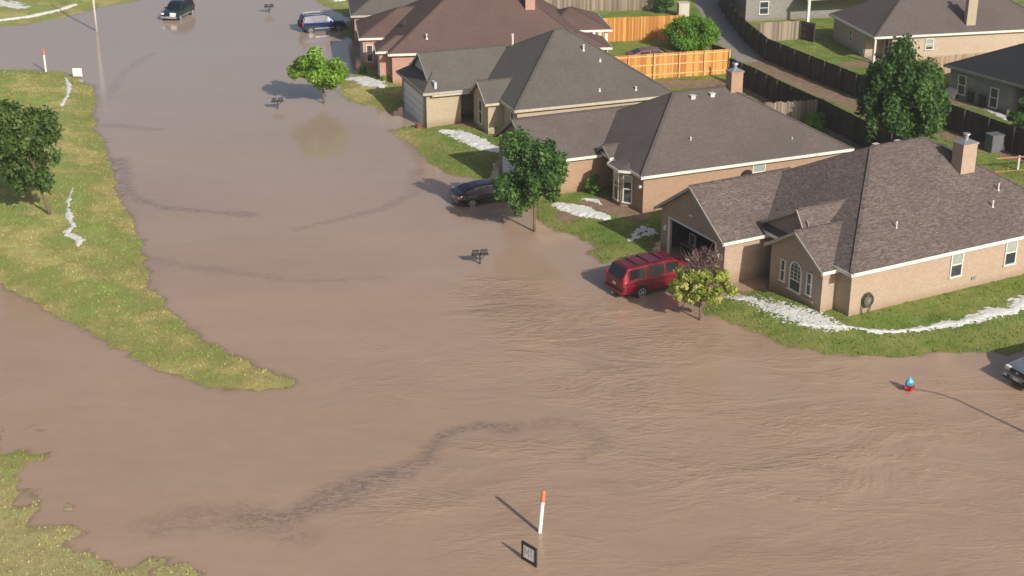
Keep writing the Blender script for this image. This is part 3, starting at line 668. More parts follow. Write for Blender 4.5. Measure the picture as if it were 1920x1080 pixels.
big = [(-2.84,.86,.50,1.18,1.25,.80),(-2.80,.93,.42,1.18,1.30,.80),(-2.66,.98,.40,1.18,1.60,.78),(-2.50,1.0,.38,1.18,1.86,.77),(-2.3,1.0,.36,1.18,1.925,.77),(-1.2,1.01,.34,1.17,1.95,.78),
       (.2,1.01,.34,1.15,1.945,.78),(.85,1.01,.34,1.14,1.90,.77),(1.15,1.01,.34,1.13,1.72,.77),(1.75,1.0,.36,1.12,1.20,.80),(1.95,.99,.36,1.08,1.14,.80),(2.6,.96,.38,1.02,1.06,.74),(2.78,.90,.40,.92,.95,.66),(2.84,.80,.45,.80,.83,.6)]
P_red = paint('red_car_paint', (.19, .004, .018), .3, .25)
def ex_red(root, it):
    bx('rear_bumper', P_red, root, (-2.93,-.93,.42), (-2.80,.93,.62)); bx('number_plate', M['plate'], root, (-2.875,-.14,.85), (-2.83,.14,.99), .002)
    for sg in (1,-1):
        bx('tail_light', M['tail'], root, (-2.845, sg*.76, .88), (-2.70, sg*.925, 1.42)); bx('head_light', M['head'], root, (2.62, sg*.6, .78), (2.84, sg*.88, .98))
        bx('side_mirror', M['black'], root, (1.15, sg*1.0, 1.12), (1.3, sg*1.26, 1.32)); q = MB(); q.beam((-2.2, sg*.7, 2.0), (.7, sg*.7, 1.99), .04, .04); q.build('roof_rail', M['black'], root)
        for x in (-.95, .2, 1.3):
            q = MB(); q.box((x-.01, sg*1.0, .45), (x+.01, sg*1.016, 1.12)); q.build('door_seam', M['black'], root)
        bx('running_board', M['black'], root, (-1.0, sg*.9, .30), (1.1, sg*1.03, .38))
    for x in (-1.7, -.9, .0): q = MB(); q.beam((x,-.7,1.99), (x,.7,1.99), .06, .03); q.build('roof_bar', M['black'], root)
    bx('grille', M['chrome'], root, (2.80,-.55,.62), (2.86,.55,.95))
    bx('tow_hitch', M['chrome'], root, (-3.03,-.04,.32), (-2.8,.04,.38))
rc = G(1151, 540, .45); hd = 30; dv = Vector((math.cos(R(hd)), math.sin(R(hd))))
car('parked_suv', 'dark red suv standing in brown floodwater behind the yellow young tree', 'car', (rc.x+dv.x*2.86, rc.y+dv.y*2.86, -.12), hd, big, P_red,
    dict(side=[(-2.42,-1.35,.12,.0),(-1.05,-.02,.0,.0),(.12,1.0,.0,-.0)], windscreen=(1.14,1.72), rear_window=(-2.50,-2.80)), (.40,.3,(-1.62,1.68),1.0), 5.6, 1.15, ex_red)

sed = [(-2.4,.72,.40,.86,.92,.62),(-2.36,.84,.34,.90,.98,.70),(-2.2,.89,.30,.93,1.05,.72),(-1.9,.91,.26,.95,1.10,.70),(-1.3,.92,.24,.95,1.34,.62),(-.7,.92,.22,.94,1.43,.60),(.0,.92,.22,.93,1.44,.60),(.5,.92,.22,.92,1.38,.61),
       (1.25,.92,.24,.90,1.0,.68),(1.5,.91,.24,.88,.94,.68),(2.1,.87,.28,.80,.84,.62),(2.35,.78,.32,.70,.72,.55),(2.42,.66,.36,.62,.64,.5)]
P_navy = paint('black_car_paint', (.004, .006, .012), .0, .12)
def ex_sed(root, it):
    bx('number_plate', M['plate'], root, (-2.43,-.16,.66), (-2.385,.16,.78), .002)
    for sg in (1,-1):
        bx('tail_light', M['pinktail'], root, (-2.40, sg*.56, .76), (-2.18, sg*.885, .92)); bx('head_light', M['head'], root, (2.1, sg*.5, .6), (2.38, sg*.76, .74))
        bx('side_mirror', P_navy, root, (.72, sg*.92, .92), (.88, sg*1.1, 1.06))
        for zz in (.97, 1.33):
            q = MB(); pts = [(-1.55,.66,1.0),(-.95,.70,1.28),(-.3,.665,1.37),(.3,.67,1.345),(.95,.79,1.02)]; q.tube([(x, sg*(y+.03), z_) for x, y, z_ in pts], .018, 6)
        q.build('window_trim', M['chrome'], root)
rc = G(850, 374, .35); hd = 24; dv = Vector((math.cos(R(hd)), math.sin(R(hd))))
car('parked_sedan', 'black sedan with pink tail light in the water beside a dark green tree', 'car', (rc.x+dv.x*2.4, rc.y+dv.y*2.4, -.14), hd, sed, P_navy,
    dict(side=[(-1.45,-.45,.25,.0),(-.36,.72,.0,-.25)], windscreen=(.52,1.22), rear_window=(-1.3,-1.9)), (.34,.24,(-1.42,1.38),.91), 4.8, .93, ex_sed)

mid = [(-2.2,.80,.50,1.10,1.18,.74),(-2.16,.88,.42,1.12,1.30,.74),(-2.05,.91,.40,1.12,1.62,.72),(-1.9,.92,.38,1.12,1.74,.71),(-1.0,.93,.36,1.10,1.79,.71),(.1,.93,.36,1.08,1.77,.71),(.45,.93,.36,1.07,1.66,.71),
       (1.0,.93,.36,1.05,1.12,.78),(1.3,.92,.36,1.02,1.08,.78),(1.95,.89,.38,.96,1.0,.72),(2.15,.82,.42,.84,.87,.62),(2.2,.74,.46,.74,.76,.55)]
P_blue = paint('dark_blue_car_paint', (.008, .025, .09), .4, .22); P_teal = paint('dark_teal_car_paint', (.012, .03, .04), .3, .22)
def ex_mid(spare=True, hail=False):
    def f(root, it):
        if spare: q = MB(); q.tube([(-2.2,0,.95),(-2.42,0,.95)], [.36,.34], 20); q.build('spare_wheel', M['rubber'], root)
        for sg in (1,-1):
            bx('tail_light', M['tail'], root, (-2.2, sg*.72, .8), (-2.08, sg*.9, 1.1)); bx('head_light', M['head'], root, (2.02, sg*.5, .74), (2.2, sg*.8, .93))
            bx('side_mirror', M['black'], root, (.6, sg*.93, 1.05), (.74, sg*1.12, 1.22)); q = MB(); q.beam((-1.8, sg*.64, 1.84), (.0, sg*.64, 1.84), .04, .04); q.build('roof_rail', M['alloy'], root)
            q = MB(); q.beam((-1.0, sg*.95, .5), (.95, sg*.95, .5), .03, .1); q.build('side_moulding', M['alloy'], root)
        bx('grille', M['black'], root, (2.16,-.45,.6), (2.22,.45,.88)); bx('number_plate', M['plate'], root, (2.23,-.15,.48), (2.245,.15,.6), .002)
        bx('front_bumper', M['alloy'] if hail else M['black'], root, (2.1,-.84,.40), (2.26,.84,.58))
    return f
a, b = G(583, 62), G(635, 58); hd = 19.5; mx_ = (a+b)/2; nn = Vector((-math.sin(R(hd)), math.cos(R(hd))))
car('parked_suv', 'dark blue suv with a spare wheel on its back, by the rose brick house', 'car', (mx_.x+nn.x*.93, mx_.y+nn.y*.93, -.1), hd, mid, P_blue,
    dict(side=[(-1.95,-1.15,.1,.0),(-1.0,-.3,.0,.0),(-.18,.62,.0,-.3)], windscreen=(.47,.97), rear_window=(-1.93,-2.16)), (.36,.26,(-1.4,1.4),.92), 4.4, 1.1, ex_mid())
a = G(316, 34, .3); hd = -104; dv = Vector((math.cos(R(hd)), math.sin(R(hd))))
def ex_far(root, it):
    ex_mid(False, True)(root, it)
    bx('front_light_cluster', M['head'], root, (2.18,.2,.6), (2.27,.78,1.0))
car('driving_suv', 'dark suv facing the camera with pale headlights, far up the flooded street', 'car', (a.x-dv.x*2.2, a.y-dv.y*2.2, -.14), hd, mid, P_teal,
    dict(side=[(-1.95,-1.15,.1,.0),(-1.0,-.3,.0,.0),(-.18,.62,.0,-.3)], windscreen=(.47,.97), rear_window=(-1.93,-2.16)), (.36,.26,(-1.4,1.4),.92), 4.4, 1.1, ex_far)
P_silver = paint('silver_car_paint', (.30, .33, .37), .55, .25)
def ex_sil(root, it):
    bx('front_bumper', P_silver, root, (2.70,-.94,.46), (2.92,.94,.74), .04); bx('grille', M['black'], root, (2.80,-.52,.80), (2.88,.52,1.0))
    bx('grille_badge', M['chrome'], root, (2.885,-.09,.86), (2.90,.09,.94)); bx('number_plate', M['plate'], root, (2.925,-.17,.50), (2.945,.17,.66), .002)
    bx('lower_intake', M['black'], root, (2.76,-.9,.36), (2.90,.9,.458))
    for sg in (1,-1):
        bx('head_light', M['head'], root, (2.66, sg*.56, .80), (2.86, sg*.88, 1.0)); bx('fog_light', M['head'], root, (2.88, sg*.62, .50), (2.935, sg*.84, .62))
        bx('side_mirror', P_silver, root, (1.2, sg*1.0, 1.12), (1.36, sg*1.22, 1.3)); bx('fog_recess', M['black'], root, (2.87, sg*.4, .49), (2.927, sg*.6, .64))
rc = G(1906, 714, .35); hd = 206; dv = Vector((math.cos(R(hd)), math.sin(R(hd))))
car('parked_suv', 'silver suv nosing in at the right edge of the picture', 'car', (rc.x-dv.x*2.85, rc.y-dv.y*2.85, -.13), hd, big, P_silver,
    dict(side=[(-2.42,-1.35,.12,.0),(-1.05,-.02,.0,.0),(.12,1.0,.0,-.0)], windscreen=(1.14,1.72), rear_window=(-2.50,-2.80)), (.38,.3,(-1.62,1.68),1.0), 5.6, 1.15, ex_sil)
# car in the open garage of the nearest house
def hp(H, u, v, z=0): 
    a = H.root.rotation_euler.z; c, s_ = math.cos(a), math.sin(a); return Vector((H.root.location.x+u*c-v*s_, H.root.location.y+u*s_+v*c, z))
# parked car under trees behind the orange fence
P_wine = paint('faded_wine_car_paint', (.20, .07, .075), .1, .5)
a = GG(1226, 122)
car('parked_hatchback', 'faded wine red car parked on the lawn between the two orange fences', 'car', (a.x, a.y+.9, a.z-.1), 8, sed, P_wine,
    dict(side=[(-1.45,-.45,.25,.0),(-.36,.72,.0,-.25)], windscreen=(.52,1.22), rear_window=(-1.3,-1.9)), (.33,.24,(-1.42,1.38),.91), 4.8, .93, ex_sed)

# quad bike style clutter in the garage: a workbench with a mirror
t = thing('leaning_mirror', 'pale framed mirror leaning inside the dark open garage', 'mirror', hp(H3, -2.0, 12.1, .75), R(28))
q = MB(); W_, Hh = .62, .75
for a_, b_ in (((0,-W_/2,0),(0,W_/2,0)), ((0,-W_/2,Hh),(0,W_/2,Hh)), ((0,-W_/2,0),(0,-W_/2,Hh)), ((0,W_/2,0),(0,W_/2,Hh))): q.beam(a_, b_, .05, .06, up=(1,0,0))
q.build('frame', M['offwhite'], t); q = MB(); q.box((-.012,-W_/2,0), (.012,W_/2,Hh)); q.build('mirror_glass', M['glass'], t)
t = thing('work_bench', 'dark work bench carrying the mirror inside the open garage', 'bench', hp(H3, -1.8, 11.6, 0), R(28))
q = MB(); q.box((-.5,-1.5,.68), (.5,1.5,.745)); q.build('bench_top', M['bark'], t)
for x, y in ((-.45,-1.4),(.4,-1.4),(-.45,1.35),(.4,1.35)): q = MB(); q.box((x,y,-.3), (x+.07,y+.07,.678)); q.build('leg', M['bark'], t)

# ---------------------------------------------------------------- street things
def marker(px, py, label, lean, h_=2.0):
    p_ = G(px, py); t = thing('marker_post', label, 'post', (p_.x, p_.y, 0), 0, 'white marker posts with orange tops')
    t.rotation_euler = lean
    q = MB(); q.tube([(0,0,-.4),(0,0,h_*.74)], .085, 14); q.build('shaft', M['post'], t)
    q = MB(); q.tube([(0,0,h_*.74),(0,0,h_*.97),(0,0,h_)], [.088,.088,.06], 14); q.build('cap', M['orange'], t)
marker(1012, 998, 'white marker post with orange top leaning in the water at the bottom', (R(1), R(4.2), 0), 2.0)
marker(86, 134, 'white marker post with red top at the edge of the left grass', (0, 0, 0), 2.02)
# neighbourhood notice sign at the bottom
p_ = G(992, 1056, 0)
SG = .84
t = thing('notice_sign', 'dark framed square sign with white panel, half sunk in water at the bottom', 'sign', (p_.x, p_.y, 0), R(-48))
M['signw'] = simple('sign_panel', (.90, .88, .89), .5, .04); M['signf'] = simple('sign_frame', (.045, .03, .03), .6, .2); M['ink'] = simple('sign_ink', (.33, .38, .36), .6, .05)
q = MB(); a0, a1, zb, ztp = -.52, .52, .05, 1.02
q.box((a0,-.03,zb-.6), (a0+.13,.05,ztp)); q.box((a1-.13,-.03,zb-.6), (a1,.05,ztp)); q.box((a0+.13,-.03,ztp-.13), (a1-.13,.05,ztp)); q.box((a0+.13,-.03,zb), (a1-.13,.05,zb+.14)); q.build('frame', M['signf'], t)
q = MB(); q.box((a0+.13,-.01,zb+.14), (a1-.13,.02,ztp-.13)); q.build('panel', M['signw'], t)
q = MB(); y = -.016; Z0, Z1 = .32, .78
for A, B in (((-.26,Z0),(-.26,Z1)), ((-.26,Z1),(-.13,Z0+.15)), ((-.13,Z0+.15),(0,Z1)), ((0,Z1),(0,Z0)), ((.17,Z0),(.17,Z1)), ((.17,Z1),(.10,Z1-.1))): q.beam((A[0],y,A[1]), (B[0],y,B[1]), .006, .05, up=(0,1,0)) if False else q.beam((A[0],y,A[1]), (B[0],y,B[1]), .04, .008, up=(0,1,0))
q.build('lettering', M['ink'], t); t.scale = (SG, SG, SG)
# small white sign far left
p_ = G(146, 146, 0); t = thing('street_sign', 'plain white square sign standing at the tip of the left grass', 'sign', (p_.x, p_.y, 0), R(-4))
q = MB(); q.box((-.42,-.02,.12), (.42,.02,.86)); q.build('panel', M['post'], t, bevel=.02); q = MB(); q.box((-.03,.022,-.4), (.03,.08,.8)); q.build('post', M['metal'], t)
# light pole
p_ = G(181, 58, 0); t = thing('street_lamp', 'tall grey street lamp pole cut off by the top edge at left', 'street lamp', (p_.x, p_.y, 0), R(0), 'street lamps')
q = MB(); q.tube([(0,0,-.4),(0,0,4),(0,0,8.2)], [.13,.11,.07], 14); q.tube([(0,0,8.15),(.5,0,8.5),(1.6,0,8.7)], [.06,.05,.04], 10); q.build('pole', M['pipe'], t, smooth=True)
q = MB(); q.box((1.5,-.14,8.6), (2.15,.14,8.76)); q.build('lamp_head', M['metal'], t, bevel=.03)
# off-frame lamp whose shadow crosses the water at the right
tip = G(1776, 741); Lsh = 8.0 / math.tan(SUN_EL); bx_ = tip.x + Lsh*math.cos(SUN_AZ); by_ = tip.y + Lsh*math.sin(SUN_AZ)
t = thing('street_lamp', 'street lamp just outside the right edge, throwing its long shadow on the water', 'street lamp', (bx_, by_, 0), R(158), 'street lamps')
q = MB(); q.tube([(0,0,-.4),(0,0,4),(0,0,7.7)], [.12,.10,.07], 14); q.tube([(0,0,7.65),(.25,0,7.95),(.8,0,8.1),(1.9,0,8.05)], [.07,.06,.05,.045], 10); q.build('pole', M['pipe'], t, smooth=True)
q = MB(); q.box((1.8,-.12,7.98), (2.35,.12,8.1)); q.build('lamp_head', M['metal'], t, bevel=.03)
# hydrant
p_ = G(1704, 732); t = thing('fire_hydrant', 'fire hydrant with bright blue cap and red body, standing in the water', 'hydrant', (p_.x, p_.y, 0), R(20))
M['hblue'] = simple('hydrant_blue', (.10, .52, .78), .4, .08); M['hred'] = simple('hydrant_red', (.50, .025, .05), .4, .1)
q = MB(); q.tube([(0,0,-.4),(0,0,.30)], .17, 18); q.tube([(-.30,0,.2),(.30,0,.2)], .085, 12); q.tube([(0,0,.2),(0,-.29,.2)], .10, 14); q.tube([(0,0,.29),(0,0,.33)], .22, 18); q.build('body', M['hred'], t, smooth=False, bevel=.01)
q = MB(); q.tube([(0,0,.33),(0,0,.38),(0,0,.5),(0,0,.60),(0,0,.66)], [.22,.21,.18,.11,.05], 18); q.tube([(0,0,.64),(0,0,.74)], .045, 6); q.build('bonnet', M['hblue'], t)
# mailboxes
def mailbox(px, py, label, rz=25):
    p_ = G(px, py); t = thing('mailbox', label, 'mailbox', (p_.x, p_.y, 0), R(rz), 'black street mailboxes')
    q = MB(); q.box((-.045,-.045,-.5), (.045,.045,.62)); q.build('post', M['iron'], t)
    q = MB(); sec = [(-.12,.66),(.12,.66),(.12,.80)] + [(.12*math.cos(a), .80+.12*math.sin(a)) for a in (.5,1.0,1.57,2.1,2.6)] + [(-.12,.80)]
    for x0 in (-.45, .05): q.prism(sec, lambda a, z_, t_: (t_, a, z_), x0, x0+.40)
    q.box((-.5,-.16,.60), (.5,.16,.655)); q.build('boxes', M['iron'], t)
    q = MB(); q.box((-.455,-.05,.72), (-.452,.05,.80)); q.build('number_plate', M['pipe'], t)
    q = MB(); q.beam((-.36,0,.6), (-.02,0,.28), .04, .04); q.beam((.36,0,.6), (.02,0,.28), .04, .04); q.build('brace', M['iron'], t)
mailbox(900, 495, 'black twin mailbox in the water nearest the camera, casting a short shadow', 12)
mailbox(521, 204, 'black twin mailbox left of the bright green round tree', 12)
mailbox(505, 24, 'small far black mailbox near the top, left of the dark blue suv', 12)
# hose reel on the near house wall
hr = hp(H3, 1.3, .12, 1.05); t = thing('hose_reel', 'green garden hose coiled on the side wall of the nearest house', 'garden hose', hr, R(28))
M['hose'] = simple('hose_green', (.06, .085, .05), .6, .2)
for k_, rr in enumerate((.36,.31,.27,.33)):
    pts = [(rr*math.cos(a/12*6.283), -.07-.04*k_, rr*1.15*math.sin(a/12*6.283)+(0 if k_ else .02)) for a in range(13)]
    q = MB(); q.tube(pts, .035, 8, cap=False)
    if k_ == 0: q.tube([(-.34,-.1,-.05),(-.36,-.12,-.5),(-.33,-.12,-.85)], .03, 8); q.tube([(.3,-.1,-.1),(.22,-.12,-.5),(.1,-.12,-.75)], .03, 8)
    q.build('hose_coil', M['hose'], t)
q = MB(); q.tube([(0,-.004,0),(0,-.2,0)], .09, 10); q.box((-.16,-.05,-.06),(.16,-.004,.06)); q.build('bracket', M['metal'], t); q = MB(); q.tube([(0,-.02,-.02),(0,-.16,-.02)], [.27,.25], 14); q.build('reel', M['bark'], t)

# ---------------------------------------------------------------- fences
W_orange = wood('fresh_cedar', (.42, .16, .035), (.68, .36, .10)); W_grey = wood('grey_weathered_wood', (.16, .125, .10), (.36, .29, .23))
W_dark = wood('dark_brown_wood', (.035, .023, .019), (.075, .052, .043)); W_rail = wood('new_rail_wood', (.66, .40, .17), (.76, .50, .24))  # W_dark: very dark brown boards for some of the fences
W_tan = wood('tan_wood', (.30, .20, .13), (.48, .35, .25))
def fence(label, pts, h_, wm, rm=None, rails='near', group=None, posts=2.4, ragged=.0, base=None):
    """pts: world xy points; boards on the line, rails and posts on the camera side or the far side"""
    t = thing('wooden_fence', label, 'fence', (pts[0][0], pts[0][1], 0), 0, group); O = Vector((pts[0][0], pts[0][1]))
    bd = MB(); rl = MB(); ps = []; rm = rm or wm; random.seed(len(label)); acc = 0
    for A, B in zip(pts[:-1], pts[1:]):
        A = Vector(A[:2]) - O; B = Vector(B[:2]) - O; L_ = (B-A).length; d = (B-A)/L_; nrm = Vector((d.y, -d.x))
        if (nrm.dot(-(A+O)) < 0) == (rails == 'near'): nrm = -nrm
        n = int(L_/.145); 
        za = base if base is not None else gz(*(A+O)); zb_ = base if base is not None else gz(*(B+O))
        for i in range(n):
            p = A + d*(i+.5)*L_/n; z = za + (zb_-za)*i/n; hh = h_ + random.uniform(-ragged, ragged) - (.0); q_ = p + d*L_/n*.94
            bd.beam((p.x, p.y, z-.1), (p.x, p.y, z+hh), L_/n*.94 if abs(d.x) > -1 else .13, .02, up=(nrm.x, nrm.y, 0), tint=random.random())
        for zz in (.35, h_*.55, h_-.2):
            pa = A + nrm*.045; pb = B + nrm*.045; rl.beam((pa.x, pa.y, za+zz), (pb.x, pb.y, zb_+zz), .045, .09, tint=.7)
        m = max(1, round(L_/posts))
        for i in range(m + 1):
            p = A + (B-A)*i/m + nrm*.12; z = za + (zb_-za)*i/m; ps.append((p.x, p.y, z))
    bd.build('boards', wm, t); rl.build('rails', rm, t)
    for x, y, z in ps: q = MB(); q.box((x-.05, y-.05, z-.2), (x+.05, y+.05, z+h_+.02), tint=.6); q.build('post', rm, t)
    return t
def tops(l, z): return [tuple(G(x, y, z).xy) for x, y in l]
fence('bright orange cedar fence behind the round bush, its smooth face to the camera', tops([(1120,35),(1284,29)], 2.55), 2.3, W_orange, rails='far')
fence('bright orange cedar fence with pale rails and posts in front of the wine red car', tops([(1130,109),(1368,94)], 2.4), 2.2, W_orange, W_rail, rails='near')
fence('short dark fence running back from the orange fence towards the bush', tops([(1366,93),(1335,82)], 2.3), 2.0, W_dark)
fence('grey weathered fence along the top edge behind a strip of grass', tops([(1000,-14),(1235,-15)], 2.2), 2.1, W_grey, rails='far')
fence('dark fence curving along the far side of the alley from top edge to right edge', tops([(1352,-22),(1372,8),(1400,40),(1440,72),(1520,104),(1640,150),(1768,190),(1905,238),(2010,275)], 2.3), 2.0, W_dark, ragged=.02)
fence('dark fence on the near side of the alley, left of the leafy tree', tops([(1368,108),(1420,130),(1460,150),(1512,174),(1546,188),(1640,235),(1750,285)], 2.3), 2.0, W_dark, ragged=.02)
fence('pale ragged picket fence dividing two back yards beside the yellow shrub', tops([(1545,186),(1436,193)], 2.15), 1.85, W_grey, rails='far', ragged=.07)
fence('pale fence piece behind the grey brick house patio', tops([(1503,37),(1424,41)], 2.2), 1.8, W_grey, rails='far', ragged=.03)
fence('dark fence piece joining the corner of the long tan house', tops([(1503,37),(1530,42)], 2.2), 1.8, W_dark)
fence('tan picket fence between the long tan house and the charcoal roof', tops([(1742,108),(1795,103),(1880,96)], 2.1), 1.8, W_tan, rails='far', ragged=.03)
# red rail gate at the right
a = G(1868, 297, 1.3); b = G(1960, 291, 1.3); t = thing('rail_fence', 'red rail fence with white post by the right edge behind the chimney', 'fence', (a.x, a.y, 0))
M['redrail'] = simple('red_rail', (.50, .16, .12), .6, .1)
for zz in (1.3, .3): q = MB(); q.beam((0,0,zz), (b.x-a.x, b.y-a.y, zz), .05, .09); q.build('rail', M['redrail'], t)
for f_ in (.48, .98): q = MB(); q.box(((b.x-a.x)*f_-.06, (b.y-a.y)*f_+.03, .0), ((b.x-a.x)*f_+.06, (b.y-a.y)*f_+.13, 1.38)); q.build('post', M['pipe'], t)

# alley and yard things
def on(px, py): return GG(px, py)
p_ = on(1862, 283); t = thing('utility_cabinet', 'tall grey metal cabinet by the dark fence behind the near chimney', 'cabinet', p_, R(20))
M['cab'] = simple('cabinet_grey', (.13, .14, .155), .6, .12)
q = MB(); q.box((-.5,-.45,0), (.5,.45,1.25)); q.build('body', M['cab'], t, bevel=.03); q = MB(); q.box((-.54,-.49,1.25), (.54,.49,1.32)); q.build('lid', M['cab'], t, bevel=.02)
q = MB(); q.box((-.4,-.47,.2), (.4,-.452,1.1)); q.build('door', M['cab'], t)
p_ = on(1280, 30); t = thing('utility_box', 'pale beige utility box beside the alley at the top', 'utility box', p_, R(10)); M['beige'] = simple('beige_box', (.55, .50, .44), .7, .08)
q = MB(); q.box((-.55,-.45,0), (.55,.45,1.35)); q.build('body', M['beige'], t, bevel=.03); q = MB(); q.box((-.6,-.5,1.35), (.6,.5,1.42)); q.build('lid', M['beige'], t, bevel=.02); q = MB(); q.box((-.42,-.475,.15), (.42,-.452,1.2)); q.build('door', M['beige'], t)
for px, py, hh, lab in ((1582,160,.85,'pale pedestal stub standing by the dark fence in the alley'), (1538,152,.4,'short white stub in the alley grass left of the pale pedestal'), (1879,282,.45,'small white bucket on the grass beside the grey cabinet'), (1890,215,.45,'white yard ornament on the grass in front of the charcoal roofed house')):
    p_ = on(px, py); t = thing('pedestal' if 'stub' in lab else 'bucket' if 'bucket' in lab else 'yard_ornament', lab, 'pedestal' if 'stub' in lab else 'bucket' if 'bucket' in lab else 'ornament', p_)
    q = MB(); q.tube([(0,0,0),(0,0,hh*.85)], [.16,.13], 12); q.build('body', M['pipe'], t); q = MB(); q.tube([(0,0,hh*.85),(0,0,hh)], [.15,.10], 12); q.build('lid', M['offwhite'], t)
p_ = on(1448, 36); t = thing('garden_chair', 'turquoise plastic chair on the grass near the white patio post', 'chair', p_, R(40)); M['turq'] = simple('turquoise_plastic', (.08, .50, .42), .4, .06)
q = MB(); q.box((-.28,-.28,.38), (.28,.28,.43)); q.build('seat', M['turq'], t); q = MB(); q.box((-.28,.24,.43), (.28,.29,.9)); q.build('backrest', M['turq'], t)
for x in (-.25,.2):
    for y in (-.25,.2): q = MB(); q.box((x,y,0), (x+.05,y+.05,.379)); q.build('leg', M['turq'], t)
p_ = on(1491, 36)
for i, dx in enumerate((0, .75)):
    t = thing('garden_chair', ('left' if i == 0 else 'right') + ' one of two cream garden chairs on the patio by the white post', 'chair', (p_.x+dx-.3, p_.y+1.2, p_.z), R(10), 'cream patio chairs')
    q = MB(); q.box((-.26,-.26,.40), (.26,.26,.45)); q.build('seat', M['beige'], t); q = MB(); q.box((-.26,.22,.45), (.26,.27,1.0)); q.build('backrest', M['beige'], t)
    for x in (-.24,.18):
        for y in (-.24,.18): q = MB(); q.box((x,y,0), (x+.05,y+.05,.399)); q.build('leg', M['beige'], t)
p_ = on(1786, 183); t = thing('dog_house', 'small white arched shelter in the shaded yard of the stone house', 'dog house', p_, R(30))
q = MB(); q.prism([(-.5,0),(.5,0),(.5,.35),(.3,.68),(0,.8),(-.3,.68),(-.5,.35)], lambda a, z_, y_: (a, y_, z_), -.5, .5); q.build('shell', M['beige'], t)
q = MB(); q.prism([(-.22,.02),(.22,.02),(.22,.3),(0,.48),(-.22,.3)], lambda a, z_, y_: (a, y_, z_), -.52, -.503); q.build('opening', M['black'], t)
for px, py, lab in ((1822, 192, 'left one of two black wheeled bins against the grey stone wall'), (1843, 199, 'right one of two black wheeled bins against the grey stone wall')):
    p_ = on(px, py); t = thing('wheeled_bin', lab, 'bin', p_, R(30), 'black bins by the stone house')
    q = MB(); q.prism([(-.26,0),(.26,0),(.32,1.0),(-.32,1.0)], lambda a, z_, y_: (a, y_, z_), -.3, .3); q.build('body', M['black'], t, bevel=.02)
    q = MB(); q.prism([(-.34,1.002),(.34,1.002),(.30,1.08),(-.34,1.12)], lambda a, z_, y_: (a, y_, z_), -.33, .33); q.build('lid', M['cab'], t, bevel=.015)
p_ = GG(792, 238); t = thing('plant_pot', 'dark red plant pot at the corner of the white garage door', 'plant pot', (p_.x-.25, p_.y-.5, 0)); M['pot'] = simple('terracotta', (.25, .07, .05), .8, .15)
q = MB(); q.tube([(0,0,-.1),(0,0,.4),(0,0,.46)], [.2,.28,.3], 14); q.build('pot', M['pot'], t); q = MB(); q.tube([(0,0,.462),(0,0,.5)], [.26,.2], 10); q.build('soil', M['bark'], t)

# ---------------------------------------------------------------- trees and shrubs
def leaves(name, centres, radii, n, size, m, parent, seed=1, flat=.75, clump=None):
    """leaf-sized quads spread through clumps; tint follows the clump and the leaf"""
    r_ = np.random.default_rng(seed); nc = len(centres); C = np.array(centres, float); Rr = np.array(radii, float)
    if Rr.ndim == 1: Rr = np.stack([Rr, Rr, Rr*flat], 1)
    wgt = Rr[:, 0]**2; wgt /= wgt.sum(); idx = r_.choice(nc, n, p=wgt)
    dirs = r_.normal(size=(n, 3)); dirs /= np.linalg.norm(dirs, axis=1)[:, None]; rad = r_.random(n)**.42
    lump = 1 + .22*np.sin(dirs[:, 0]*5+idx)*np.cos(dirs[:, 1]*6+idx*2)
    ctr = C[idx] + dirs*Rr[idx]*(rad*lump)[:, None]
    nr = dirs*.7 + r_.normal(size=(n, 3))*.6 + np.array([0, 0, .35]); nr /= np.linalg.norm(nr, axis=1)[:, None]
    t1 = np.cross(nr, r_.normal(size=(n, 3))); t1 /= np.linalg.norm(t1, axis=1)[:, None]; t2 = np.cross(nr, t1)
    s1 = size*r_.uniform(.6, 1.25, n)[:, None]; s2 = s1*.55
    V = np.stack([ctr-t1*s1, ctr-t2*s2+nr*s1*.15, ctr+t1*s1, ctr+t2*s2+nr*s1*.15], 1).reshape(-1, 3); Fc = np.arange(4*n).reshape(n, 4)
    ct = r_.random(nc)[idx]; tint = np.clip(.6*ct + .4*r_.random(n), 0, 1).repeat(4)
    return meshobj(name, V, Fc, m, {'tint': tint}, smooth=False, parent=parent)
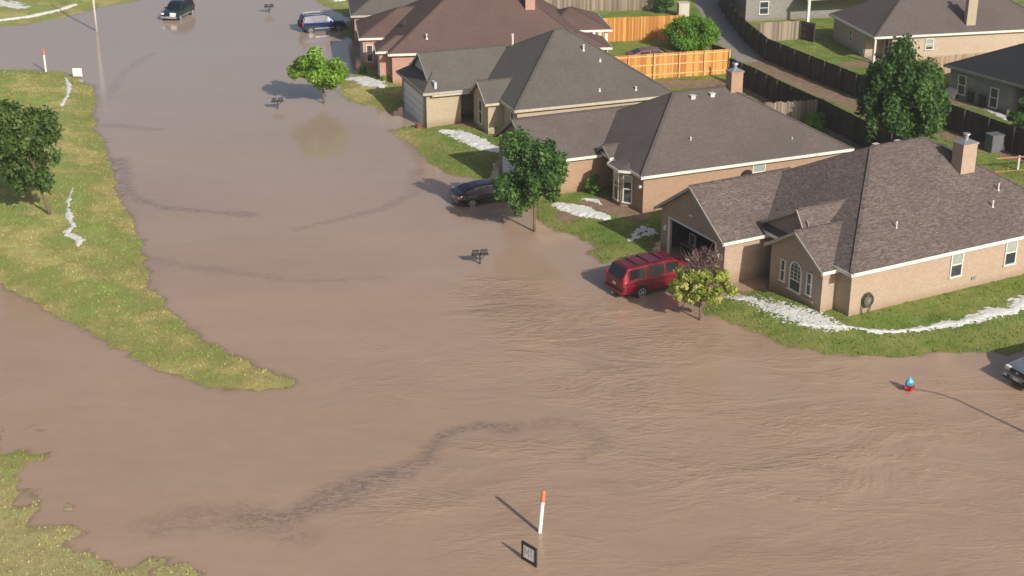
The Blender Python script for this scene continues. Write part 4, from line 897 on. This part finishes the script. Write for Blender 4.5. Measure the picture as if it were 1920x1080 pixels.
def tree(name, label, cat, base, hgt, trunk_h, cr, off, n, size, m, seed, nclump=16, tr=.09, cz=None, lean=(0, 0), squash=1., rc=(.28, .42), group=None, limbs=True, cone=0., fill=.5, flat=.85):
    """cr: crown radii (x, y, z) centred at off above the base"""
    t = thing(name, label, cat, base, 0, group); r_ = np.random.default_rng(seed)
    C = []; Rd = []
    cx, cy, cz_ = off
    for i in range(nclump):
        while True:
            d = r_.uniform(-1, 1, 3)
            if np.linalg.norm(d) < 1: break
        d = d / max(np.linalg.norm(d), 1e-3) * (np.linalg.norm(d)**.3)
        wz = 1 - cone * (d[2]+1)/2
        C.append((cx+d[0]*cr[0]*.82*wz, cy+d[1]*cr[1]*.82*wz, cz_+d[2]*cr[2]*.82)); Rd.append(r_.uniform(*rc)*min(cr[0], cr[1])*(1-.3*cone*(d[2]+1)/2))
    if fill:
        for dz in (-.3, .2):
            C.append((cx, cy, cz_+dz*cr[2])); Rd.append(fill*min(cr[0], cr[1])*(1-.25*cone*(dz > 0)))
    leaves('crown', C, Rd, n, size, m, t, seed, flat=flat)
    q = MB(); top = Vector((cx*.8, cy*.8, cz_+cr[2]*.35)); bend = Vector((lean[0], lean[1], trunk_h))
    q.tube([(0,0,-.35), (bend.x*.5, bend.y*.5, trunk_h*.5), bend, (bend+top)/2, top], [tr*1.25, tr, tr*.85, tr*.55, tr*.25], 10)
    if limbs:
        for c in C[:min(12, nclump)]:
            s0 = bend + (top-bend)*r_.uniform(.0, .7); e = Vector(c); mid_ = (s0+e)/2 + Vector((0, 0, -.12)); q.tube([s0, mid_, e], [tr*.42, tr*.28, tr*.1], 6)
    q.build('trunk', M['bark'], t, smooth=True)
    return t
L_dark = leafmat('dark_leaves', (.030, .075, .018), (.065, .14, .03), (.13, .24, .05)); L_lime = leafmat('lime_leaves', (.11, .23, .02), (.19, .35, .035), (.31, .49, .07))
L_pear = leafmat('mid_green_leaves', (.026, .07, .015), (.065, .15, .032), (.16, .29, .075)); L_yel = leafmat('yellow_leaves', (.13, .20, .025), (.34, .40, .07), (.68, .66, .24), .3)
L_bush = leafmat('bush_leaves', (.08, .19, .015), (.15, .31, .025), (.24, .43, .045)); L_ol = leafmat('olive_leaves', (.04, .085, .018), (.085, .15, .035), (.16, .23, .06))
b = GG(1002, 434); tree('street_tree', 'dark green pear shaped tree in front of the black sedan', 'tree', b, 6.4, 1.4, (2.65, 2.3, 2.75), (-.5, .3, 3.75), 10500, .15, L_pear, 3, 30, .085, rc=(.17, .27), flat=1.5, fill=.42)
b = GG(607, 194); tree('street_tree', 'bright lime green round tree in the water by the mailbox', 'tree', b, 4.6, 1.1, (2.5, 2.3, 1.75), (-.25, 0, 2.75), 8000, .15, L_lime, 5, 30, .08, rc=(.19, .3), fill=.4)
b = GG(95, 402); tree('street_tree', 'large olive green tree on the left grass strip', 'tree', b, 7.6, 1.3, (2.95, 2.8, 3.2), (-1.5, .6, 4.35), 11000, .17, L_ol, 11, 46, .10, lean=(-.35, 0), rc=(.15, .26), flat=1.3, fill=.45)
t = tree('young_tree', 'young yellow green tree with bare purplish twigs on top, by the red suv', 'tree', GG(1312, 600), 3.6, .95, (2.15, 1.6, 1.25), (.05, 0, 2.1), 5200, .125, L_yel, 21, 52, .065, rc=(.12, .21), fill=.3)
q = MB(); r_ = random.Random(5)
for i in range(420):
    s0 = Vector((r_.uniform(-.35,.4), r_.uniform(-.3,.3), r_.uniform(1.7,2.8))); a = r_.uniform(0, 6.28); e = s0 + Vector((math.cos(a)*r_.uniform(.2,1.15), math.sin(a)*r_.uniform(.2,1.0), r_.uniform(.5,1.6)))
    m_ = (s0+e)/2 + Vector((r_.uniform(-.1,.1), r_.uniform(-.1,.1), .05)); q.tube([s0, m_, e], [.014,.010,.005], 4, cap=False)
q.build('bare_twigs', M['twig'], t)
leaves('withered_leaves', [(r_.uniform(-.9,.7), r_.uniform(-.5,.6), r_.uniform(2.6,3.9)) for _ in range(40)], [r_.uniform(.15,.34) for _ in range(40)], 2300, .075, leafmat('withered_leaves', (.10, .06, .055), (.17, .10, .09), (.26, .18, .15), .2), t, 9)
b = GG(1690, 282); tree('garden_tree', 'big leafy dark green tree in the back yard beside the alley', 'tree', (b.x, b.y+.6, b.z), 8.2, .8, (4.5, 3.8, 4.3), (-.2, 0, 4.0), 20000, .19, L_dark, 31, 62, .15, rc=(.12, .21), cone=.5, flat=1.9, fill=.48)
b = GG(1912, 262); tree('garden_tree', 'leafy tree poking in at the right edge behind the cabinet', 'tree', b, 3.6, .5, (1.3, 1.3, 1.6), (.2, 0, 1.7), 4500, .13, L_pear, 33, 10, .06)
def bush(label, base, cr, n, size, m, seed, nclump=14, rc=(.35, .5), name='round_bush', cat='bush'): 
    return tree(name, label, cat, base, cr[2]*2, .3, cr, (0, 0, cr[2]*.95), n, size, m, seed, nclump, .05, rc=rc)
b = GG(1295, 92); bush('large rounded bright green bush between the orange fences', b, (2.6, 2.0, 1.55), 14000, .13, L_bush, 41, 40, rc=(.28, .4))
b = GG(1113, 364); bush('small round green bush in the shade beside the bay window', b, (.58, .5, .8), 2500, .07, L_bush, 43)
b = GG(1530, 240); bush('yellow green shrub below the pale picket fence', b, (.85, .7, .65), 1500, .09, L_lime, 44)
b = GG(1240, 24); bush('dark green shrub at the top beside the beige utility box', b, (1.2, 1.0, 1.5), 3500, .11, L_dark, 45)
b = GG(722, 152); bush('small light green plant in front of the rose brick house', b, (.5, .4, .35), 700, .07, L_lime, 46)
b = GG(678, 138); bush('small green plant next to the hail pile by the rose brick house', b, (.45, .4, .4), 600, .07, L_bush, 47)
b = GG(930, 248); bush('small green shrub beside the front room of the cream brick house', b, (.5, .5, .5), 700, .07, L_bush, 48)
b = GG(1822, 188); bush('dark shrub against the stone wall under the charcoal roof', b, (1.2, .7, .8), 1500, .09, L_dark, 49)

# ---------------------------------------------------------------- hail
k = NT('hail_ice'); n1 = k.noise(k.geo(), 9, 5, .8); k.l(k.ramp(n1, [(.32, (.50, .50, .49)), (.6, (.86, .86, .85))]), k.p.inputs['Base Color'])
k.p.inputs['Roughness'].default_value = .65; k.p.inputs['Subsurface Weight'].default_value = .0; k.bump(n1, .6, .05); M['hail'] = k.m
def hail(label, pts, thr=.5, hgt=.09, res=.11, seed=0, fine=3.2, z=None):
    L_ = [(*GG(x, y).xy, r) for x, y, r in pts]; A = np.array(L_); mr = A[:, 2].max()*1.7
    xs = np.arange(A[:, 0].min()-mr, A[:, 0].max()+mr, res); ys = np.arange(A[:, 1].min()-mr, A[:, 1].max()+mr, res)
    P_, F_ = gridmesh(xs, ys); d = 1 - pseg(P_, L_); n = fbm(P_[:, 0]*fine+seed, P_[:, 1]*fine, 4) - .5; n2 = fbm(P_[:, 0]*.7+seed, P_[:, 1]*.7) - .5
    s_ = d + n*thr*2.2 + n2*1.0; Z = height(P_) + np.clip(s_, -.25, .8)*hgt*1.4 - .012
    kp = (s_[F_] > .0).all(1); u_ = np.unique(F_[kp]); rm_ = np.zeros(len(P_), int); rm_[u_] = np.arange(len(u_))
    tag(meshobj('hail_drift', np.column_stack([P_, Z])[u_], rm_[F_[kp]], M['hail']), label, 'hail', 'drifts of white hail', 'stuff')
hail('thick white hail band lying along the grass beside the nearest house', [(1372,556,.6),(1410,563,.85),(1450,576,1.15),(1500,594,1.2),(1550,609,.8),(1580,614,.4)], 1.1, .035, seed=1, fine=11, res=.055)
hail('winding white hail band on the grass at the right corner lawn', [(1500,607,.2),(1530,611,.32),(1590,613,.22),(1640,622,.28),(1700,621,.28),(1760,612,.45),(1820,600,.6),(1870,585,.7),(1900,582,.35),(1925,565,.8),(1990,545,.8)], .62, .08, seed=2, fine=6, res=.08)
hail('white hail heap beside the walkway of the house with the bay window', [(1048,384,.55),(1080,392,1.0),(1110,400,.85),(1138,410,.35)], .4, .12, seed=3, fine=5, res=.08)
hail('small white hail piece on the path edge near the bay window', [(1095,374,.2),(1115,376,.3),(1125,384,.18)], .15, .1, seed=13)
hail('white hail drift on the lawn in front of the cream brick house', [(832,246,.45),(858,250,.85),(885,262,1.0),(912,275,.8),(940,284,.4)], .4, .13, seed=4, fine=5, res=.09)
hail('bluish shaded hail beside the left end of the open garage', [(1190,440,.35),(1208,430,.6),(1222,436,.5),(1180,450,.25)], .9, .06, seed=5, fine=6)
hail('pale hail pile in front of the rose brick house', [(655,148,.6),(690,150,1.1),(712,162,.8)], .5, .10, seed=6)
hail('thin hail line winding down the tip of the left grass', [(122,146,.12),(130,160,.28),(126,180,.22),(114,200,.15)], .3, .08, seed=7)
hail('broken hail trail on the grass right of the olive tree', [(138,350,.1),(128,380,.16),(130,410,.25),(138,425,.22),(122,436,.25),(148,448,.35),(146,462,.15)], .75, .07, seed=8, fine=4)
hail('long hail line across the top left grass', [(-60,46,.4),(0,38,.5),(60,30,.6),(110,19,.5),(140,9,.5)], .25, .10, seed=9)
hail('wide patch of hail on the grass in the top left corner', [(-30,-5,1.6),(10,8,1.4),(45,14,.9)], .7, .06, seed=10)
hail('small hail heap near the top edge beside the grey roofed house', [(640,0,.8),(655,-6,.8)], .3, .2, seed=11)
hail('pale hail strip on the lawn beside the stone house fence', [(1850,205,.3),(1890,222,.5),(1910,226,.3)], .4, .06, seed=14)

# thin moist air between the drone and the far houses
q = MB(); q.box((-95, -12, -12), (95, 210, 36)); hz_ = NT('haze')
v_ = hz_.n('VolumePrincipled'); v_.inputs['Density'].default_value = .0004; v_.inputs['Color'].default_value = (.86, .88, .92, 1); v_.inputs['Anisotropy'].default_value = .2
for l_ in list(hz_.out.inputs['Surface'].links): hz_.t.links.remove(l_)
hz_.t.nodes.remove(hz_.p); hz_.l(v_.outputs[0], hz_.out.inputs['Volume'])
tag(q.build('haze', hz_.m), 'pale thin haze in the air over the whole street', 'haze', None, 'stuff')
